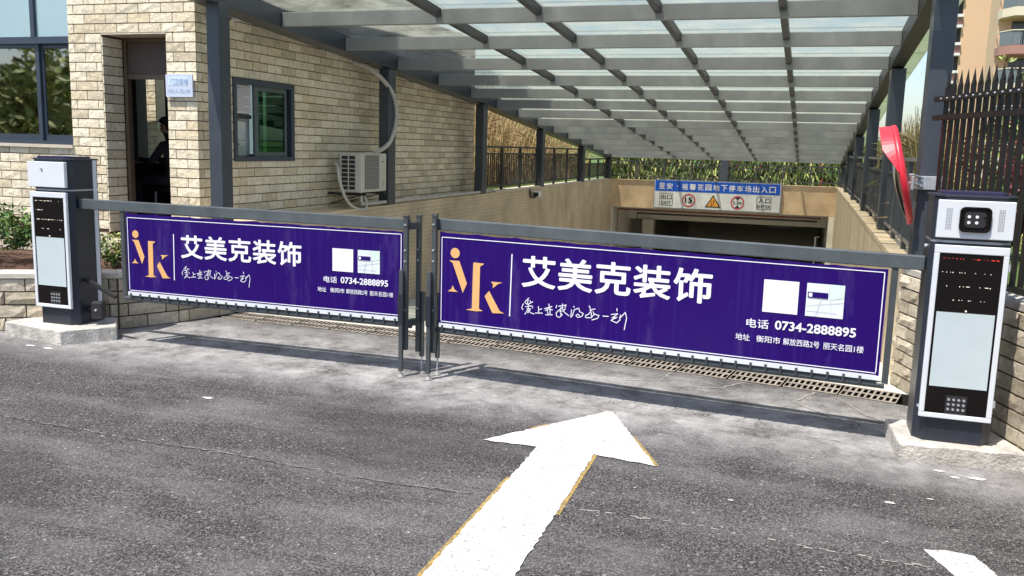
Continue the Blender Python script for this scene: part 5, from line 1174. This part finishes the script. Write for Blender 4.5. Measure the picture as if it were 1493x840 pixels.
# garden to the right behind the spear fence
for i, (x, y, z, rx, ry, rz_, n, m, lb, sd_) in enumerate([
    (1.9, 8.6, 1.38, .50, .9, .55, 2000, M_leafr, 'maroon leaved shrub behind the spear fence nearest the column', 31),
    (2.7, 10.6, 1.45, .8, 1.0, .65, 2600, M_leafr, 'larger maroon leaved shrub further back behind the spear fence', 32),
    (3.2, 13.4, 1.75, 1.3, 1.0, .95, 3000, M_leafd, 'dark green shrub behind the maroon shrubs at the right edge', 33),
    (2.0, 11.8, 1.35, .7, .7, .6, 1200, M_leaf, 'mid green shrub behind the mirror pole', 34),
    (1.75, 6.9, 1.12, .28, .5, .30, 700, M_leafy, 'low yellow-green shrub close behind the spear fence', 35),
    (5.8, 14.5, 1.9, 1.6, 1.3, 1.1, 2600, M_leafd, 'broad dark shrub far behind the spear fence', 36)]):
    bush('garden_shrub', lb, 'shrub', (x, y, z), (rx, ry, rz_), n, .075 if y < 9 else .10, m, sd_, 8, 'garden shrubs behind the spear fence', extra=((M_leaf, .5) if m is not M_leaf else (M_leafy, .4)), clumps=14)
def sapling(lb, x, y, h, sd_):
    rr = random.Random(sd_); t = thing('sapling', lb, 'sapling', (x, y, .85), 'thin saplings behind the spear fence'); b = MB(); pts = [(x+rr.uniform(-.03, .03)*k, y, .85+h*k/5) for k in range(6)]; b.tube(pts, .016, 6, .006)
    tips = []
    for k in range(5): q = Vector(pts[3+(k % 3)]); e = q+Vector((rr.uniform(-.22, .22), rr.uniform(-.1, .1), rr.uniform(.0, .2))); b.tube([q, e], .006, 5, .003); tips.append(e)
    b.build('trunk', M_twig, t); b = MB()
    for e in tips+[Vector(pts[-1])]: leaves(b, e, (.09, .09, .06), 14, .07, rr, .5, 3)
    b.build('leaves', M_leafy, t)
sapling('tall thin sapling with a few leaves in front of the beige tower wall', 2.32, 11.0, 2.45, 41); sapling('shorter bare sapling beside the tall thin one', 2.1, 11.3, 1.8, 42); sapling('leafy sapling at the right edge of the picture', 2.95, 10.4, 2.0, 43)
# low garden wall and kiosk building behind the shrubs
tag(MB().box((2.2, 17, .85), (12, 17.2, 2.05)).build('garden_wall', M_cream), 'low cream garden wall behind the maroon shrubs', 'wall')

# ------------------------------------------------------------------ apartment tower, far right
ap = thing('apartment_tower', 'beige apartment tower with grey balconies rising behind the spear fence', 'building', (17, 86, .85))
MB().box((14.75, 112, .85), (20.5, 120, 60)).build('wall', M_beige, ap); MB().box((14.0, 85.6, .85), (30, 90, 60)).build('balcony_wing_wall', M_beige, ap); MB().box((14.3, 114, .85), (14.75, 118, 60)).build('side_wall', M_beige2, ap)
for k in range(13):
    z = 17.2 + 9.06 - 3.02*k
    if z > 1.5: MB().box((13.95, 111.6, z), (14.745, 114, z+.28)).build('window_hood', M_wpaint, ap)
    if z-1.1 > 1.5: MB().box((13.95, 111.6, z-1.12), (14.745, 114, z-.86)).build('balcony_slab', M_wpaint, ap); MB().box((14.1, 112.6, z-2.75), (14.745, 114, z-1.15)).build('window', M_apg, ap); MB().box((14.05, 111.9, z-.80), (14.745, 112.0, z-.05)).build('parapet_panel', M_beige2, ap)
for k in range(7):
    zz = 10.26 - 6 + 3.0*k
    poly = [(13.9, 85.6), (14.0, 84.3), (14.7, 83.0), (24, 83.0), (24, 85.6)]
    s_ = MB().prism(poly, zz, zz+.70).build('balcony', M_cream if k % 2 == 1 else M_beige2, ap)
    b = MB()
    for (p, q) in zip(poly[:-1], poly[1:]):
        if min(q[1], p[1]) > 85.5: continue
        b.bar((p[0], p[1], zz+1.87), (q[0], q[1], zz+1.87), .08, .08)
    b.build('handrail', M_cream, s_)
    MB().bar((14.0, 84.3, zz+1.27), (14.7, 83.03, zz+1.27), .04, 1.10).build('parapet_panel', M_rail, s_)
    MB().box((14.72, 83.02, zz+.72), (15.3, 83.06, zz+1.82)).build('parapet_panel', M_rail, s_)
    b = MB(); x = 15.35
    while x < 23.9: b.box((x, 83.02, zz+.70), (x+.05, 83.07, zz+1.83)); x += .17
    b.build('balusters', M_rail, s_, kind='stuff')
    MB().box((15.0, 85.52, zz+.75), (23, 85.58, zz+2.85)).build('window', M_apg, ap)
# trees behind the viewpoint, seen mirrored in the window glass
for i, (x, y, h) in enumerate([(-15.5, -1.5, 3.2), (-20, -4.5, 3.9), (-24, -8, 4.4), (-28, -3, 5), (-5, -16, 6)]):
    rr = random.Random(60+i); t = thing('roadside_tree', ['round tree mirrored in the left window, nearest the kiosk', 'broad tree mirrored in the left window', 'tree behind the viewpoint on the left', 'far left tree across the road', 'tree straight behind the viewpoint'][i], 'tree', (x, y, 0), 'trees across the road')
    MB().tube([(x, y, 0), (x+.1, y, h*.3), (x, y+.1, h*.6)], .16, 8, .08).build('trunk', M_twig, t)
    b = MB(); leaves(b, (x, y, h*.56), (2.3, 2.3, h*.44), 3500, .28, rr, .6, 26); b.build('crown', M_leafy, t)
